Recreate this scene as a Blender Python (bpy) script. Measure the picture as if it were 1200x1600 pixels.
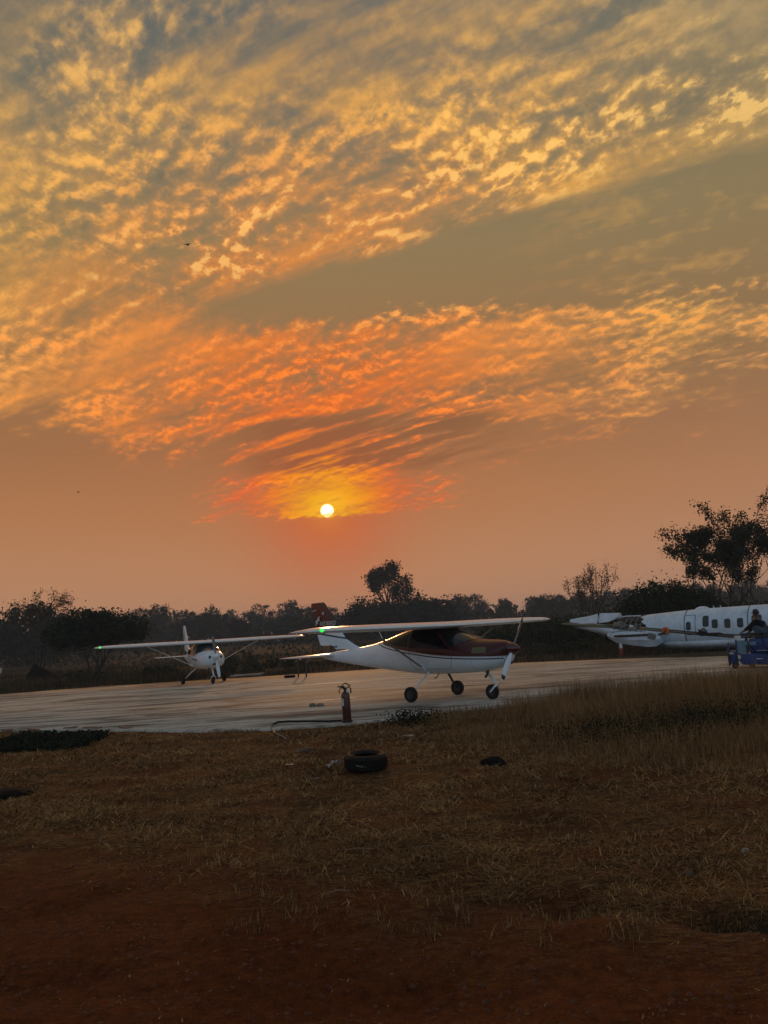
import bpy, math, random
import numpy as np
from mathutils import Vector, Matrix
R = math.radians
NISH = 0.09
HAZE = 0.0008
for o in list(bpy.data.objects): bpy.data.objects.remove(o)
scene = bpy.context.scene
col = scene.collection

# ------------------------------------------------------------------ camera
PITCH, ROLL, EYE = R(9.0), R(3.5), 1.6
cd = bpy.data.cameras.new('camera'); cam = bpy.data.objects.new('camera', cd); col.objects.link(cam)
right = Vector((1, 0, 0)); fwd = Vector((0, math.cos(PITCH), math.sin(PITCH))); up = Vector((0, -math.sin(PITCH), math.cos(PITCH)))
r2 = right * math.cos(ROLL) - up * math.sin(ROLL); u2 = right * math.sin(ROLL) + up * math.cos(ROLL)
m = Matrix((r2, u2, -fwd)).transposed().to_4x4(); m.translation = (0, 0, EYE)
cam.matrix_world = m
cd.sensor_fit = 'VERTICAL'; cd.sensor_height = 24; cd.lens = 24 * 1200 / 1600   # focal length 1200 px of 1600
cd.clip_start = 0.1; cd.clip_end = 6000
scene.camera = cam
scene.render.resolution_x = 768; scene.render.resolution_y = 1024
scene.view_settings.view_transform = 'Standard'; scene.view_settings.look = 'None'
scene.view_settings.exposure = 0.0; scene.view_settings.gamma = 1.0
scene.view_settings.use_curve_mapping = False
scene.cycles.use_denoising = True
scene.cycles.max_bounces = 6; scene.cycles.transparent_max_bounces = 6
scene.cycles.volume_bounces = 0

# ------------------------------------------------------------------ sky
SUN_AZ, SUN_EL = R(-4.28), R(9.33)
SUN = Vector((math.sin(SUN_AZ) * math.cos(SUN_EL), math.cos(SUN_AZ) * math.cos(SUN_EL), math.sin(SUN_EL)))
def lin(c):
    return tuple(((v / 255) / 12.92 if v <= 10.3 else ((v / 255 + 0.055) / 1.055) ** 2.4) for v in c)
world = bpy.data.worlds.new('World'); scene.world = world; world.use_nodes = True
world.cycles.sampling_method = 'MANUAL'; world.cycles.sample_map_resolution = 1024
nt = world.node_tree; nt.nodes.clear()
class G:                                           # a small arithmetic layer over shader nodes
    def __init__(s, nt): s.nt = nt
    def put(s, inp, v):
        if isinstance(v, bpy.types.NodeSocket): s.nt.links.new(v, inp)
        else: inp.default_value = v
    def m(s, op, a, b=None, c=None, clamp=False):
        n = s.nt.nodes.new('ShaderNodeMath'); n.operation = op; n.use_clamp = clamp
        s.put(n.inputs[0], a)
        if b is not None: s.put(n.inputs[1], b)
        if c is not None: s.put(n.inputs[2], c)
        return n.outputs[0]
    def add(s, *a):
        r = a[0]
        for b in a[1:]: r = s.m('ADD', r, b)
        return r
    def sub(s, a, b): return s.m('SUBTRACT', a, b)
    def mul(s, *a):
        r = a[0]
        for b in a[1:]: r = s.m('MULTIPLY', r, b)
        return r
    def div(s, a, b): return s.m('DIVIDE', a, b)
    def ss(s, x, a, b, lo=0.0, hi=1.0):           # smoothstep
        n = s.nt.nodes.new('ShaderNodeMapRange'); n.interpolation_type = 'SMOOTHSTEP'
        s.put(n.inputs['Value'], x); n.inputs['From Min'].default_value = a; n.inputs['From Max'].default_value = b
        n.inputs['To Min'].default_value = lo; n.inputs['To Max'].default_value = hi
        return n.outputs['Result']
    def lr(s, x, a, b, lo=0.0, hi=1.0):
        n = s.nt.nodes.new('ShaderNodeMapRange')
        s.put(n.inputs['Value'], x); n.inputs['From Min'].default_value = a; n.inputs['From Max'].default_value = b
        n.inputs['To Min'].default_value = lo; n.inputs['To Max'].default_value = hi
        return n.outputs['Result']
    def xyz(s, x, y, z):
        n = s.nt.nodes.new('ShaderNodeCombineXYZ'); s.put(n.inputs[0], x); s.put(n.inputs[1], y); s.put(n.inputs[2], z); return n.outputs[0]
    def sep(s, v):
        n = s.nt.nodes.new('ShaderNodeSeparateXYZ'); s.put(n.inputs[0], v); return n.outputs
    def noise(s, v, scale, detail=3, rough=.5, dist=0, out=0, lac=2.0):
        n = s.nt.nodes.new('ShaderNodeTexNoise'); s.put(n.inputs['Vector'], v)
        n.inputs['Scale'].default_value = scale; n.inputs['Detail'].default_value = detail
        n.inputs['Roughness'].default_value = rough; n.inputs['Distortion'].default_value = dist; n.inputs['Lacunarity'].default_value = lac
        return n.outputs[out]
    def ramp(s, x, stops, interp='EASE'):
        n = s.nt.nodes.new('ShaderNodeValToRGB'); s.put(n.inputs[0], x); r = n.color_ramp; r.interpolation = interp
        while len(r.elements) < len(stops): r.elements.new(.5)
        for e, (p, c) in zip(r.elements, stops):
            e.position = p; e.color = (*c, 1)
        return n.outputs[0]
    def mix(s, f, a, b, mode='MIX'):
        n = s.nt.nodes.new('ShaderNodeMix'); n.data_type = 'RGBA'; n.blend_type = mode
        s.put(n.inputs[0], f)
        for i, v in ((6, a), (7, b)):
            if isinstance(v, tuple) and len(v) == 3: v = (*v, 1)
            s.put(n.inputs[i], v)
        return n.outputs[2]
    def vdot(s, v, w):
        n = s.nt.nodes.new('ShaderNodeVectorMath'); n.operation = 'DOT_PRODUCT'; s.put(n.inputs[0], v); s.put(n.inputs[1], w); return n.outputs['Value']
    def vadd(s, v, w, op='ADD'):
        n = s.nt.nodes.new('ShaderNodeVectorMath'); n.operation = op; s.put(n.inputs[0], v); s.put(n.inputs[1], w); return n.outputs[0]
g = G(nt)
tc = nt.nodes.new('ShaderNodeTexCoord'); D = tc.outputs['Generated']
x, y, z = g.sep(D)[:3]
el = g.mul(g.m('ARCSINE', g.m('MINIMUM', g.m('MAXIMUM', z, -1.0), 1.0)), 57.2958)
az = g.mul(g.m('ARCTAN2', x, y), 57.2958)
cs = g.m('MINIMUM', g.vdot(D, tuple(SUN)), 1.0)
ang = g.mul(g.m('ARCCOSINE', cs), 57.2958)         # degrees from the sun
zz = g.add(g.m('MAXIMUM', z, 0.012), 0.03)
u = g.div(x, zz); v = g.div(y, zz)                 # position on the flat cloud deck
s_ = g.sub(g.mul(u, .92), g.mul(v, .4)); t_ = g.add(g.mul(u, .4), g.mul(v, .92))
rho = g.m('SQRT', g.add(g.mul(u, u), g.mul(v, v), 1.0))
k = g.div(g.m('LOGARITHM', g.add(rho, 1.0), math.e), rho)
qs, qt = g.mul(s_, k), g.mul(t_, k)
# clear sky behind the clouds
e01 = g.lr(el, 0, 90)
base = g.ramp(e01, [(0.0, lin((192, 142, 108))), (.05, lin((190, 136, 98))), (.105, lin((178, 122, 80))), (.155, lin((160, 110, 72))),
                    (.21, lin((150, 112, 74))), (.31, lin((142, 122, 86))), (.40, lin((116, 112, 96))), (.47, lin((98, 103, 100))),
                    (.66, lin((92, 102, 108))), (1.0, lin((98, 110, 124)))], 'LINEAR')
side = g.ss(az, 0, 40)                              # the haze is greyer to the right of the sun
base = g.mix(g.mul(side, .45), base, g.ramp(e01, [(0, lin((178, 134, 112))), (.1, lin((168, 126, 100))), (.2, lin((140, 118, 86))), (.33, lin((134, 121, 88))), (.5, lin((106, 110, 104))), (1, lin((98, 110, 124)))], 'LINEAR'))
# away from the sun the dusk sky turns to the blue of the physical sky model
sky = nt.nodes.new('ShaderNodeTexSky'); sky.sky_type = 'NISHITA'; sky.sun_disc = False
sky.sun_elevation = SUN_EL; sky.sun_rotation = SUN_AZ; sky.air_density = 1.0; sky.dust_density = 1.5; sky.ozone_density = 2.0
back = g.ss(y, .35, -.65)
nish = g.mix(1.0, sky.outputs[0], (NISH * .90, NISH * 1.75, NISH * 2.2), 'MULTIPLY')
base = g.mix(g.mul(back, .8), base, nish)
# glow round the sun
gl = g.m('EXPONENT', g.mul(g.mul(ang, ang), -1 / 26.0))
base = g.mix(g.mul(gl, .75), base, lin((212, 88, 44)))
gl2 = g.m('EXPONENT', g.mul(g.mul(ang, ang), -1 / 300.0))
base = g.mix(g.mul(gl2, .16), base, lin((205, 118, 62)))
# clouds
nL = g.noise(g.xyz(g.mul(qs, 1.2), g.mul(qt, 2.2), 8.8), 2.6, 3, .5, .4)          # where the deck is tufted, where it is smooth
amp = g.ss(nL, .36, .60, .25, 1.15)
warp = g.noise(g.xyz(g.mul(qs, 2.0), g.mul(qt, 2.0), 3.1), 1.6, 3, .5, out=1)
wv = g.vadd(g.vadd(warp, (.5, .5, .5), 'SUBTRACT'), (.09, .05, 0), 'MULTIPLY')
Q = g.vadd(g.xyz(qs, qt, 0), wv)
Qs, Qt, _ = g.sep(Q)[:3]
nA = g.noise(g.xyz(g.mul(Qs, 1.3), g.mul(Qt, 2.8), 1.7), 3.2, 4, .55, .15)
PB = g.xyz(g.add(g.mul(Qs, 1.55), g.mul(Qt, .25)), g.add(g.mul(Qt, 2.3), g.mul(Qs, .1)), 9.3)
nB = g.noise(PB, 7.0, 6, .58, .12)
PC = g.xyz(g.add(g.mul(Qs, 1.85), g.mul(Qt, .35)), g.mul(Qt, 1.9), 4.4)
nC = g.noise(PC, 23, 4, .55, .1)
nC2 = g.noise(g.vadd(PC, (-.004, .022, 0)), 23, 4, .55, .1)
relief = g.mul(g.sub(nC, nC2), 2.6)                # tufts catch the light on the side towards the sun
nS = g.noise(g.xyz(g.mul(Qs, 1.1), g.mul(Qt, 5.0), 6.6), 5.0, 5, .55, .15)   # long streaks
# where the deck is closed: bands that follow its streaks
tw = g.add(t_, g.mul(g.sub(nA, .5), .16), g.mul(g.sub(nC, .5), .12))
c1 = g.mul(g.ss(tw, 1.76, 1.56), 1.0)
tb = g.add(g.sub(t_, g.mul(s_, .35)), g.mul(g.sub(nA, .5), .3), g.mul(g.sub(nC, .5), .30))
c2 = g.mul(g.ss(tb, 2.16, 2.46), g.ss(g.add(el, g.mul(g.sub(nA, .5), 8), g.mul(g.m('ABSOLUTE', g.add(az, 2)), -.03)), 9.5, 19.5), g.ss(az, 50, 4, .45, 1.0))
c3l = g.mul(g.ss(az, -7, -14), g.ss(el, 12.5, 18))                        # left of the gap the two bands join
gapfill = g.mul(g.ss(g.add(s_, g.mul(g.sub(nA, .5), .5)), -1.05, -1.42), g.ss(el, 13, 19))
a3 = g.div(g.add(az, 3.6, g.mul(g.sub(nA, .5), 8), g.mul(g.sub(nS, .5), 6)), 8.8)
lowedge = g.add(8.75, g.mul(g.add(az, 4.3), .016))
c3 = g.mul(g.m('EXPONENT', g.mul(g.m('POWER', g.m('ABSOLUTE', a3), 2.6), -1.0)), g.ss(g.sub(g.add(el, g.mul(g.sub(nC, .5), .8)), lowedge), -.1, .28), g.ss(el, 14.5, 12.5, 0.75, 1.0))
c3 = g.mul(c3, g.ss(el, 20, 16))
cov = g.m('MAXIMUM', g.m('MAXIMUM', g.m('MAXIMUM', c1, c2), gapfill), g.mul(c3, 1.0))
topfade = g.ss(g.add(el, g.mul(g.sub(nA, .5), 16), g.mul(az, -.06)), 35.5, 42.5)     # the upper edge of the picture greys out
cov = g.sub(cov, g.mul(topfade, .30))
streakgap = g.mul(g.ss(el, 11.6, 12.8), g.ss(el, 17.5, 15.5), g.ss(az, -14, -7), g.ss(az, 12, 5), g.ss(nS, .60, .44))   # dark open bars above the sun
dens = g.add(g.mul(cov, .60), g.mul(g.sub(nA, .5), .55), g.mul(g.sub(nB, .5), 1.25, amp), g.mul(g.sub(nC, .5), .85, amp), g.mul(g.sub(nS, .5), 1.05), g.mul(streakgap, -.42))
alpha = g.mul(g.ss(dens, .12, .76), g.ss(cov, 0.0, .60))
lit = g.ramp(g.lr(ang, 0, 60), [(0, lin((255, 196, 24))), (.030, lin((255, 172, 14))), (.065, lin((252, 138, 22))), (.11, lin((244, 112, 36))), (.18, lin((240, 120, 46))),
     (.28, lin((243, 142, 62))), (.40, lin((238, 158, 78))), (.47, lin((248, 178, 84))), (.56, lin((226, 170, 92))), (.66, lin((196, 160, 104))), (.80, lin((165, 148, 118))), (1, lin((170, 160, 140)))], 'LINEAR')
redd = g.mul(g.ss(g.m('ABSOLUTE', g.add(az, 4.3)), 3.0, 6.5), g.ss(el, 14.5, 11.5))
lit = g.mix(g.mul(redd, .8), lit, lin((238, 98, 50)))
# haze drains the lit colour towards the horizon and to the right
lit = g.mix(g.mul(g.ss(az, 2, 26), g.ss(el, 26, 16), .5), lit, lin((196, 134, 84)))
lit = g.mix(g.mul(back, .85), lit, lin((182, 186, 184)))
nF = g.noise(g.xyz(g.mul(Qs, 2.0), g.mul(Qt, 2.0), 2.2), 34, 4, .6, .1)
kF = g.add(1.0, g.mul(g.sub(nF, .5), .6, amp), g.mul(relief, .30, amp), g.mul(g.sub(nL, .5), .5), g.mul(g.sub(nA, .5), .5))
lit = g.mix(1.0, lit, g.xyz(kF, kF, kF), 'MULTIPLY')
shade = g.add(.46, g.mul(g.sub(nB, .5), 1.4, amp), g.mul(g.sub(nC, .5), .8, amp), g.mul(relief, amp), g.mul(g.sub(nS, .5), 1.2), g.mul(g.sub(nL, .5), -.5))
band = g.add(g.m('EXPONENT', g.mul(g.m('POWER', g.sub(tw, 1.50), 2.0), -16.0)), g.ss(t_, 1.75, 1.95))   # the brightest stripe of the deck
lf = g.m('MULTIPLY', g.ss(shade, .04, 1.12), g.add(.62, g.mul(band, .48)), clamp=True)
hot = g.mul(g.ss(g.mul(g.ss(shade, .4, 1.0), band), .25, .85), g.ss(el, 18, 27, .32, .58))
lf = g.m('MAXIMUM', lf, g.mul(c3, g.ss(shade, 0.0, .55), .95))
veil = g.mix(g.add(.34, g.mul(c2, .16)), base, lit)
cloudc = g.mix(lf, veil, lit)
cloudc = g.mix(hot, cloudc, g.mix(g.ss(el, 20, 26), lin((255, 150, 60)), lin((255, 205, 118))))
skyc = g.mix(alpha, base, cloudc)
# thin veils over the open wedge
veilm = g.mul(g.ss(g.add(nS, g.mul(g.sub(nC, .5), .5)), .46, .70), g.ss(cov, .6, .1), g.ss(el, 16, 22), g.ss(el, 44, 36), g.ss(az, 8, 24), .26)
skyc = g.mix(veilm, skyc, lit)
skyc = g.mix(g.mul(streakgap, .38), skyc, lin((112, 70, 46)))
# darker open gaps in the deck
gapd = g.mul(g.ss(cov, .5, .9), g.ss(dens, .30, .05), .28)
skyc = g.mix(gapd, skyc, g.mix(1.0, base, (.62, .66, .72), 'MULTIPLY'))
# the sun's disc, its lower limb cut by the edge of the cloud
disc = g.ss(ang, .55, .36)
cut = g.mul(g.ss(g.m('ABSOLUTE', g.sub(g.add(el, g.mul(g.sub(nC, .5), .5)), 9.0)), .14, .05), .75)
halo = g.m('EXPONENT', g.mul(ang, -1.15))
skyc = g.mix(g.mul(halo, .55), skyc, lin((255, 170, 40)))
skyc = g.mix(g.mul(disc, g.sub(1.0, cut)), skyc, (3.0, 2.5, 1.3))
skyc = g.mix(g.ss(z, -.004, -.04), skyc, lin((72, 58, 50)))
bg = nt.nodes.new('ShaderNodeBackground'); g.put(bg.inputs[0], skyc); bg.inputs[1].default_value = 1.0
out = nt.nodes.new('ShaderNodeOutputWorld'); nt.links.new(bg.outputs[0], out.inputs[0])
# the one sun lamp, low and orange through the haze
sl = bpy.data.lights.new('sun', 'SUN'); sl.energy = 0.5; sl.angle = R(1.0); sl.color = (1.0, .50, .20)
so = bpy.data.objects.new('sun', sl); col.objects.link(so)
so.rotation_euler = SUN.to_track_quat('Z', 'Y').to_euler()

# ------------------------------------------------------------------ helpers
rng = np.random.default_rng(7)
rnd = random.Random(11)
def tag(o, label=None, cat=None, group=None, kind=None):
    if label: o['label'] = label
    if cat: o['category'] = cat
    if group: o['group'] = group
    if kind: o['kind'] = kind
    return o
def empty(name, loc=(0, 0, 0), rz=0, label=None, cat=None, group=None):
    o = bpy.data.objects.new(name, None); col.objects.link(o); o.empty_display_size = .2
    o.location = loc; o.rotation_euler = (0, 0, rz)
    return tag(o, label, cat, group)
class MB:
    """collects shapes and links them as one mesh object"""
    def __init__(s): s.v = []; s.f = []; s.mi = []; s.cur = 0
    def add(s, vs, fs):
        b = len(s.v); s.v += [tuple(p) for p in vs]; s.f += [tuple(b + i for i in f) for f in fs]; s.mi += [s.cur] * len(fs); return s
    def box(s, c, size, rot=None, taper=1.0):
        X, Y, Z = [d / 2 for d in size]; vs = []
        for dz in (-1, 1):
            k = taper if dz > 0 else 1
            for dx, dy in ((-1, -1), (1, -1), (1, 1), (-1, 1)):
                p = Vector((dx * X * k, dy * Y * k, dz * Z))
                if rot is not None: p = rot @ p
                vs.append(p + Vector(c))
        return s.add(vs, [(3, 2, 1, 0), (4, 5, 6, 7), (0, 1, 5, 4), (1, 2, 6, 5), (2, 3, 7, 6), (3, 0, 4, 7)])
    def tube(s, path, radii, n=8, flat=1.0, cap=True, flatdir=None):
        path = [Vector(p) for p in path]
        if not hasattr(radii, '__len__'): radii = [radii] * len(path)
        vs = []; prev = None
        for i, p in enumerate(path):
            d = (path[min(i + 1, len(path) - 1)] - path[max(i - 1, 0)]).normalized()
            ref = Vector(flatdir) if flatdir else (Vector((0, 0, 1)) if abs(d.z) < .9 else Vector((1, 0, 0)))
            if prev is not None and not flatdir: a = (prev - d * prev.dot(d)).normalized()
            else: a = (ref - d * ref.dot(d)).normalized()
            prev = a; b = d.cross(a)
            for k in range(n):
                t = 2 * math.pi * k / n; vs.append(p + (a * math.cos(t) * flat + b * math.sin(t)) * radii[i])
        fs = [(i * n + k, i * n + (k + 1) % n, (i + 1) * n + (k + 1) % n, (i + 1) * n + k) for i in range(len(path) - 1) for k in range(n)]
        if cap: fs += [tuple(range(n - 1, -1, -1)), tuple((len(path) - 1) * n + k for k in range(n))]
        return s.add(vs, fs)
    def lathe(s, prof, n=20, mat=None, closed=False):
        """prof: (radius, height) turned about local z, placed by mat"""
        M = mat or Matrix.Identity(4); vs = []
        for r, h in prof:
            for k in range(n):
                t = 2 * math.pi * k / n; vs.append(M @ Vector((r * math.cos(t), r * math.sin(t), h)))
        L = len(prof)
        rows = range(L if closed else L - 1)
        fs = [(i * n + k, i * n + (k + 1) % n, ((i + 1) % L) * n + (k + 1) % n, ((i + 1) % L) * n + k) for i in rows for k in range(n)]
        if not closed:
            fs += [tuple(range(n - 1, -1, -1)), tuple((L - 1) * n + k for k in range(n))]
        return s.add(vs, fs)
    def prism(s, poly, thick, M=None):
        """polygon in local xz, thickness along local y"""
        M = M or Matrix.Identity(4); n = len(poly)
        vs = [M @ Vector((a, -thick / 2, b)) for a, b in poly] + [M @ Vector((a, thick / 2, b)) for a, b in poly]
        fs = [tuple(range(n)), tuple(range(2 * n - 1, n - 1, -1))] + [(i, i + n, (i + 1) % n + n, (i + 1) % n) for i in range(n)]
        return s.add(vs, fs)
    def build(s, name, mats, parent=None, smooth=35, bevel=0):
        me = bpy.data.meshes.new(name); me.from_pydata(s.v, [], s.f)
        for mt in (mats if isinstance(mats, (list, tuple)) else [mats]): me.materials.append(mt)
        me.polygons.foreach_set('material_index', s.mi)
        me.validate(); me.update()
        import bmesh
        bm = bmesh.new(); bm.from_mesh(me); bmesh.ops.recalc_face_normals(bm, faces=bm.faces)
        if bevel: bmesh.ops.bevel(bm, geom=[e for e in bm.edges if len(e.link_faces) == 2 and e.calc_face_angle(0) > .6], offset=bevel, segments=2, profile=.6, affect='EDGES', clamp_overlap=True)
        bm.to_mesh(me); bm.free()
        if smooth is not None:
            me.polygons.foreach_set('use_smooth', [True] * len(me.polygons)); me.set_sharp_from_angle(angle=R(smooth))
        o = bpy.data.objects.new(name, me); col.objects.link(o); o.parent = parent
        return o
def raw_mesh(name, verts, faces, mat, parent=None, smooth=False):
    """numpy verts (n,3), faces (m,3|4)"""
    me = bpy.data.meshes.new(name); verts = np.asarray(verts, np.float32); faces = np.asarray(faces, np.int32)
    m_, k_ = faces.shape
    me.vertices.add(len(verts)); me.vertices.foreach_set('co', verts.ravel())
    me.loops.add(m_ * k_); me.loops.foreach_set('vertex_index', faces.ravel())
    me.polygons.add(m_); me.polygons.foreach_set('loop_start', np.arange(0, m_ * k_, k_, dtype=np.int32))
    try: me.polygons.foreach_set('loop_total', np.full(m_, k_, np.int32))
    except Exception: pass
    me.update(calc_edges=True); me.validate()
    if smooth: me.polygons.foreach_set('use_smooth', [True] * m_)
    me.materials.append(mat)
    o = bpy.data.objects.new(name, me); col.objects.link(o); o.parent = parent
    return o
def copy_tree(o, parent=None):
    c = o.copy(); col.objects.link(c); c.parent = parent
    for ch in list(o.children): copy_tree(ch, c)
    return c

# ------------------------------------------------------------------ materials
def new_mat(name):
    mt = bpy.data.materials.new(name); mt.use_nodes = True
    n = mt.node_tree.nodes; b = n['Principled BSDF']
    return mt, G(mt.node_tree), b
def coords(g, kind='Object'):
    n = g.nt.nodes.new('ShaderNodeTexCoord'); return n.outputs[kind]
def posn(g):
    n = g.nt.nodes.new('ShaderNodeNewGeometry'); return n.outputs['Position']
def bump(g, b, h, dist=.01, strength=1.0):
    n = g.nt.nodes.new('ShaderNodeBump'); n.inputs['Distance'].default_value = dist; n.inputs['Strength'].default_value = strength
    g.put(n.inputs['Height'], h); g.put(b.inputs['Normal'], n.outputs[0])
def simple(name, c, rough=.5, metal=0, var=.18, scale=6, bumpd=0, spec=.5, coat=0):
    mt, g, b = new_mat(name); co = coords(g)
    n = g.noise(co, scale, 5, .6)
    k = g.lr(n, .3, .7, 1 - var, 1 + var)
    cc = g.mix(1.0, c, g.xyz(k, k, k), 'MULTIPLY')
    g.put(b.inputs['Base Color'], cc)
    g.put(b.inputs['Roughness'], g.lr(n, .3, .7, max(0.03, rough - .08), min(1, rough + .08)))
    b.inputs['Metallic'].default_value = metal; b.inputs['Specular IOR Level'].default_value = spec
    b.inputs['Coat Weight'].default_value = coat; b.inputs['Coat Roughness'].default_value = .08
    if bumpd: bump(g, b, n, bumpd)
    return mt
M = {}
M['white'] = simple('white_paint', (.74, .79, .83), .28, var=.06, scale=1.5, coat=.3)
M['worn_white'] = simple('worn_white_paint', (.58, .65, .71), .45, var=.22, scale=1.8)
M['red'] = simple('dark_red_paint', (.075, .005, .008), .22, var=.1, coat=.5)
M['black'] = simple('black_plastic', (.012, .012, .013), .4)
M['rubber'] = simple('tyre_rubber', (.014, .014, .015), .75, spec=.25)
M['old_rubber'] = simple('weathered_tyre_rubber', (.010, .009, .008), .7, var=.4, scale=14, bumpd=.004, spec=.2)
M['metal'] = simple('dull_metal', (.35, .35, .36), .38, metal=.9)
M['dark_metal'] = simple('dark_metal', (.05, .05, .052), .5, metal=.5)
M['chrome'] = simple('polished_metal', (.6, .6, .6), .2, metal=1)
M['grey'] = simple('grey_structure', (.16, .155, .145), .6, var=.5, scale=9)
M['bare'] = simple('bare_primed_metal', (.20, .17, .13), .6, metal=.2, var=.6, scale=12)
M['orange'] = simple('orange_cover', (.62, .14, .015), .6)
M['dull_red'] = simple('dull_red', (.25, .03, .015), .6)
M['gold'] = simple('gold_stripe', (.30, .21, .06), .4)
M['olive'] = simple('olive_stripe', (.12, .11, .045), .45)
M['stripe_black'] = simple('black_stripe', (.01, .012, .016), .35)
M['blue'] = simple('blue_paint', (.004, .03, .15), .38, var=.3, scale=7)
M['pale_blue'] = simple('pale_blue_paint', (.12, .22, .27), .5, var=.25)
M['ext_red'] = simple('extinguisher_red', (.055, .005, .005), .3, coat=.3)
M['label_white'] = simple('label_white', (.55, .55, .52), .6)
M['jacket'] = simple('dark_jacket_cloth', (.012, .010, .014), .85, spec=.2)
M['jeans'] = simple('grey_blue_cloth', (.06, .085, .11), .85, spec=.2)
M['skin'] = simple('skin', (.10, .05, .032), .6)
M['hair'] = simple('black_hair', (.006, .005, .005), .6)
M['bird'] = simple('dark_feathers', (.02, .018, .016), .8)
M['litter'] = simple('pale_litter', (.34, .32, .29), .6, var=.3, scale=30)
M['stone'] = simple('dusty_stone', (.10, .062, .042), .9, var=.4, scale=14, bumpd=.01)
M['rock'] = simple('dark_rock', (.011, .009, .008), .95, var=.4, scale=10, bumpd=.02, spec=.1)
M['brick'] = simple('broken_brick', (.20, .125, .09), .9, var=.3, scale=14, bumpd=.008)
M['paint_line'] = simple('worn_line_paint', (.62, .58, .48), .6, var=.25, scale=5)
def glass(name, c, rough=.06):
    mt, g, b = new_mat(name)
    b.inputs['Base Color'].default_value = (*c, 1); b.inputs['Roughness'].default_value = rough
    b.inputs['Specular IOR Level'].default_value = .16
    return mt
M['glass'] = glass('tinted_glazing', (.003, .005, .008))
M['window'] = glass('dusty_window', (.05, .06, .055), .25)
M['windscreen'] = glass('windscreen_glass', (.003, .005, .008)); M['windscreen'].node_tree.nodes['Principled BSDF'].inputs['Specular IOR Level'].default_value = .7
def emit(name, c, s):
    mt, g, b = new_mat(name)
    b.inputs['Base Color'].default_value = (*c, 1); b.inputs['Emission Color'].default_value = (*c, 1); b.inputs['Emission Strength'].default_value = s
    return mt
M['green_light'] = emit('green_navigation_light', (.05, .9, .12), 1.1)
def bark_leaf():
    mt, g, b = new_mat('bark'); p = coords(g); n = g.noise(g.vadd(p, (6, 6, 1.2), 'MULTIPLY'), 2, 5, .6)
    g.put(b.inputs['Base Color'], g.mix(n, (.018, .014, .010), (.075, .058, .042))); b.inputs['Roughness'].default_value = .95; bump(g, b, n, .03)
    M['bark'] = mt
    for nm, c1, c2 in (('leaf_dark', (.006, .014, .004), (.018, .036, .009)), ('leaf_mid', (.010, .018, .005), (.030, .042, .012)), ('leaf_dry', (.030, .024, .012), (.07, .055, .028)), ('leaf_far', (.010, .014, .007), (.026, .030, .014))):
        mt, g, b = new_mat(nm); p = posn(g); n = g.noise(p, 1.1, 3, .7)
        rn = g.nt.nodes.new('ShaderNodeNewGeometry').outputs['Random Per Island']
        f = g.m('ADD', g.mul(rn, .55), g.mul(g.lr(n, .3, .7), .45), clamp=True)
        g.put(b.inputs['Base Color'], g.mix(f, c1, c2)); b.inputs['Roughness'].default_value = .75; b.inputs['Specular IOR Level'].default_value = .25
        M[nm] = mt
bark_leaf()

def ground_material():
    mt, g, b = new_mat('red_earth_and_dry_grass'); p = posn(g)
    px, py, pz = g.sep(p)[:3]
    big = g.noise(p, .35, 4, .55); mid = g.noise(p, 1.6, 5, .6, .3); fine = g.noise(p, 14, 6, .7); grit = g.noise(p, 70, 4, .7)
    straw = g.noise(g.vadd(p, (9, 34, 9), 'MULTIPLY'), 1.0, 6, .75, .8)      # matted straw lying across
    soil = g.mix(g.lr(fine, .3, .7), SOIL_A, SOIL_B)
    soil = g.mix(g.ss(grit, .52, .72, 0, .5), soil, SOIL_C)
    grass = g.mix(g.ss(straw, .38, .70), GRASS_A, GRASS_B)
    grass = g.mix(g.ss(grit, .5, .75, 0, .6), grass, GRASS_C)
    grass = g.mix(g.ss(g.noise(g.vadd(p, (.8, 1.6, 1), 'MULTIPLY'), 1.0, 5, .6, .5), .50, .66, 0, .65), grass, GRASS_A)
    # bare red earth at the bottom of the view and along the wheel tracks; matted grass beyond
    edge = g.add(py, g.mul(px, .55), g.mul(g.sub(big, .5), 2.2), g.mul(g.sub(mid, .5), 1.6))
    cover = g.ss(edge, 4.0, 6.2)
    cover = g.mul(cover, g.ss(g.add(mid, g.mul(g.sub(fine, .5), .5)), .36, .54, .25, 1.0))
    near = g.mix(cover, soil, grass)
    # scrubland beyond the apron
    scrub = g.mix(g.ss(g.noise(g.vadd(p, (1, .6, 1), 'MULTIPLY'), .22, 6, .6, .4), .35, .65), SCRUB_A, SCRUB_B)
    scrub = g.mix(g.ss(g.noise(p, 1.5, 5, .7), .45, .7, 0, .6), scrub, (.016, .016, .008))
    near = g.mix(g.ss(py, 24, 32), near, scrub)
    g.put(b.inputs['Base Color'], near); b.inputs['Roughness'].default_value = 1.0; b.inputs['Specular IOR Level'].default_value = .12
    h = g.add(g.mul(fine, .6), g.mul(grit, .25), g.mul(straw, .35))
    bump(g, b, h, .035, .9)
    return mt
SOIL_A, SOIL_B, SOIL_C = (.038, .009, .0022), (.14, .036, .008), (.24, .072, .018)
GRASS_A, GRASS_B, GRASS_C = (.018, .008, .003), (.25, .128, .044), (.44, .26, .10)
SCRUB_A, SCRUB_B = (.024, .018, .009), (.085, .060, .032)
M['ground'] = ground_material()
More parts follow.
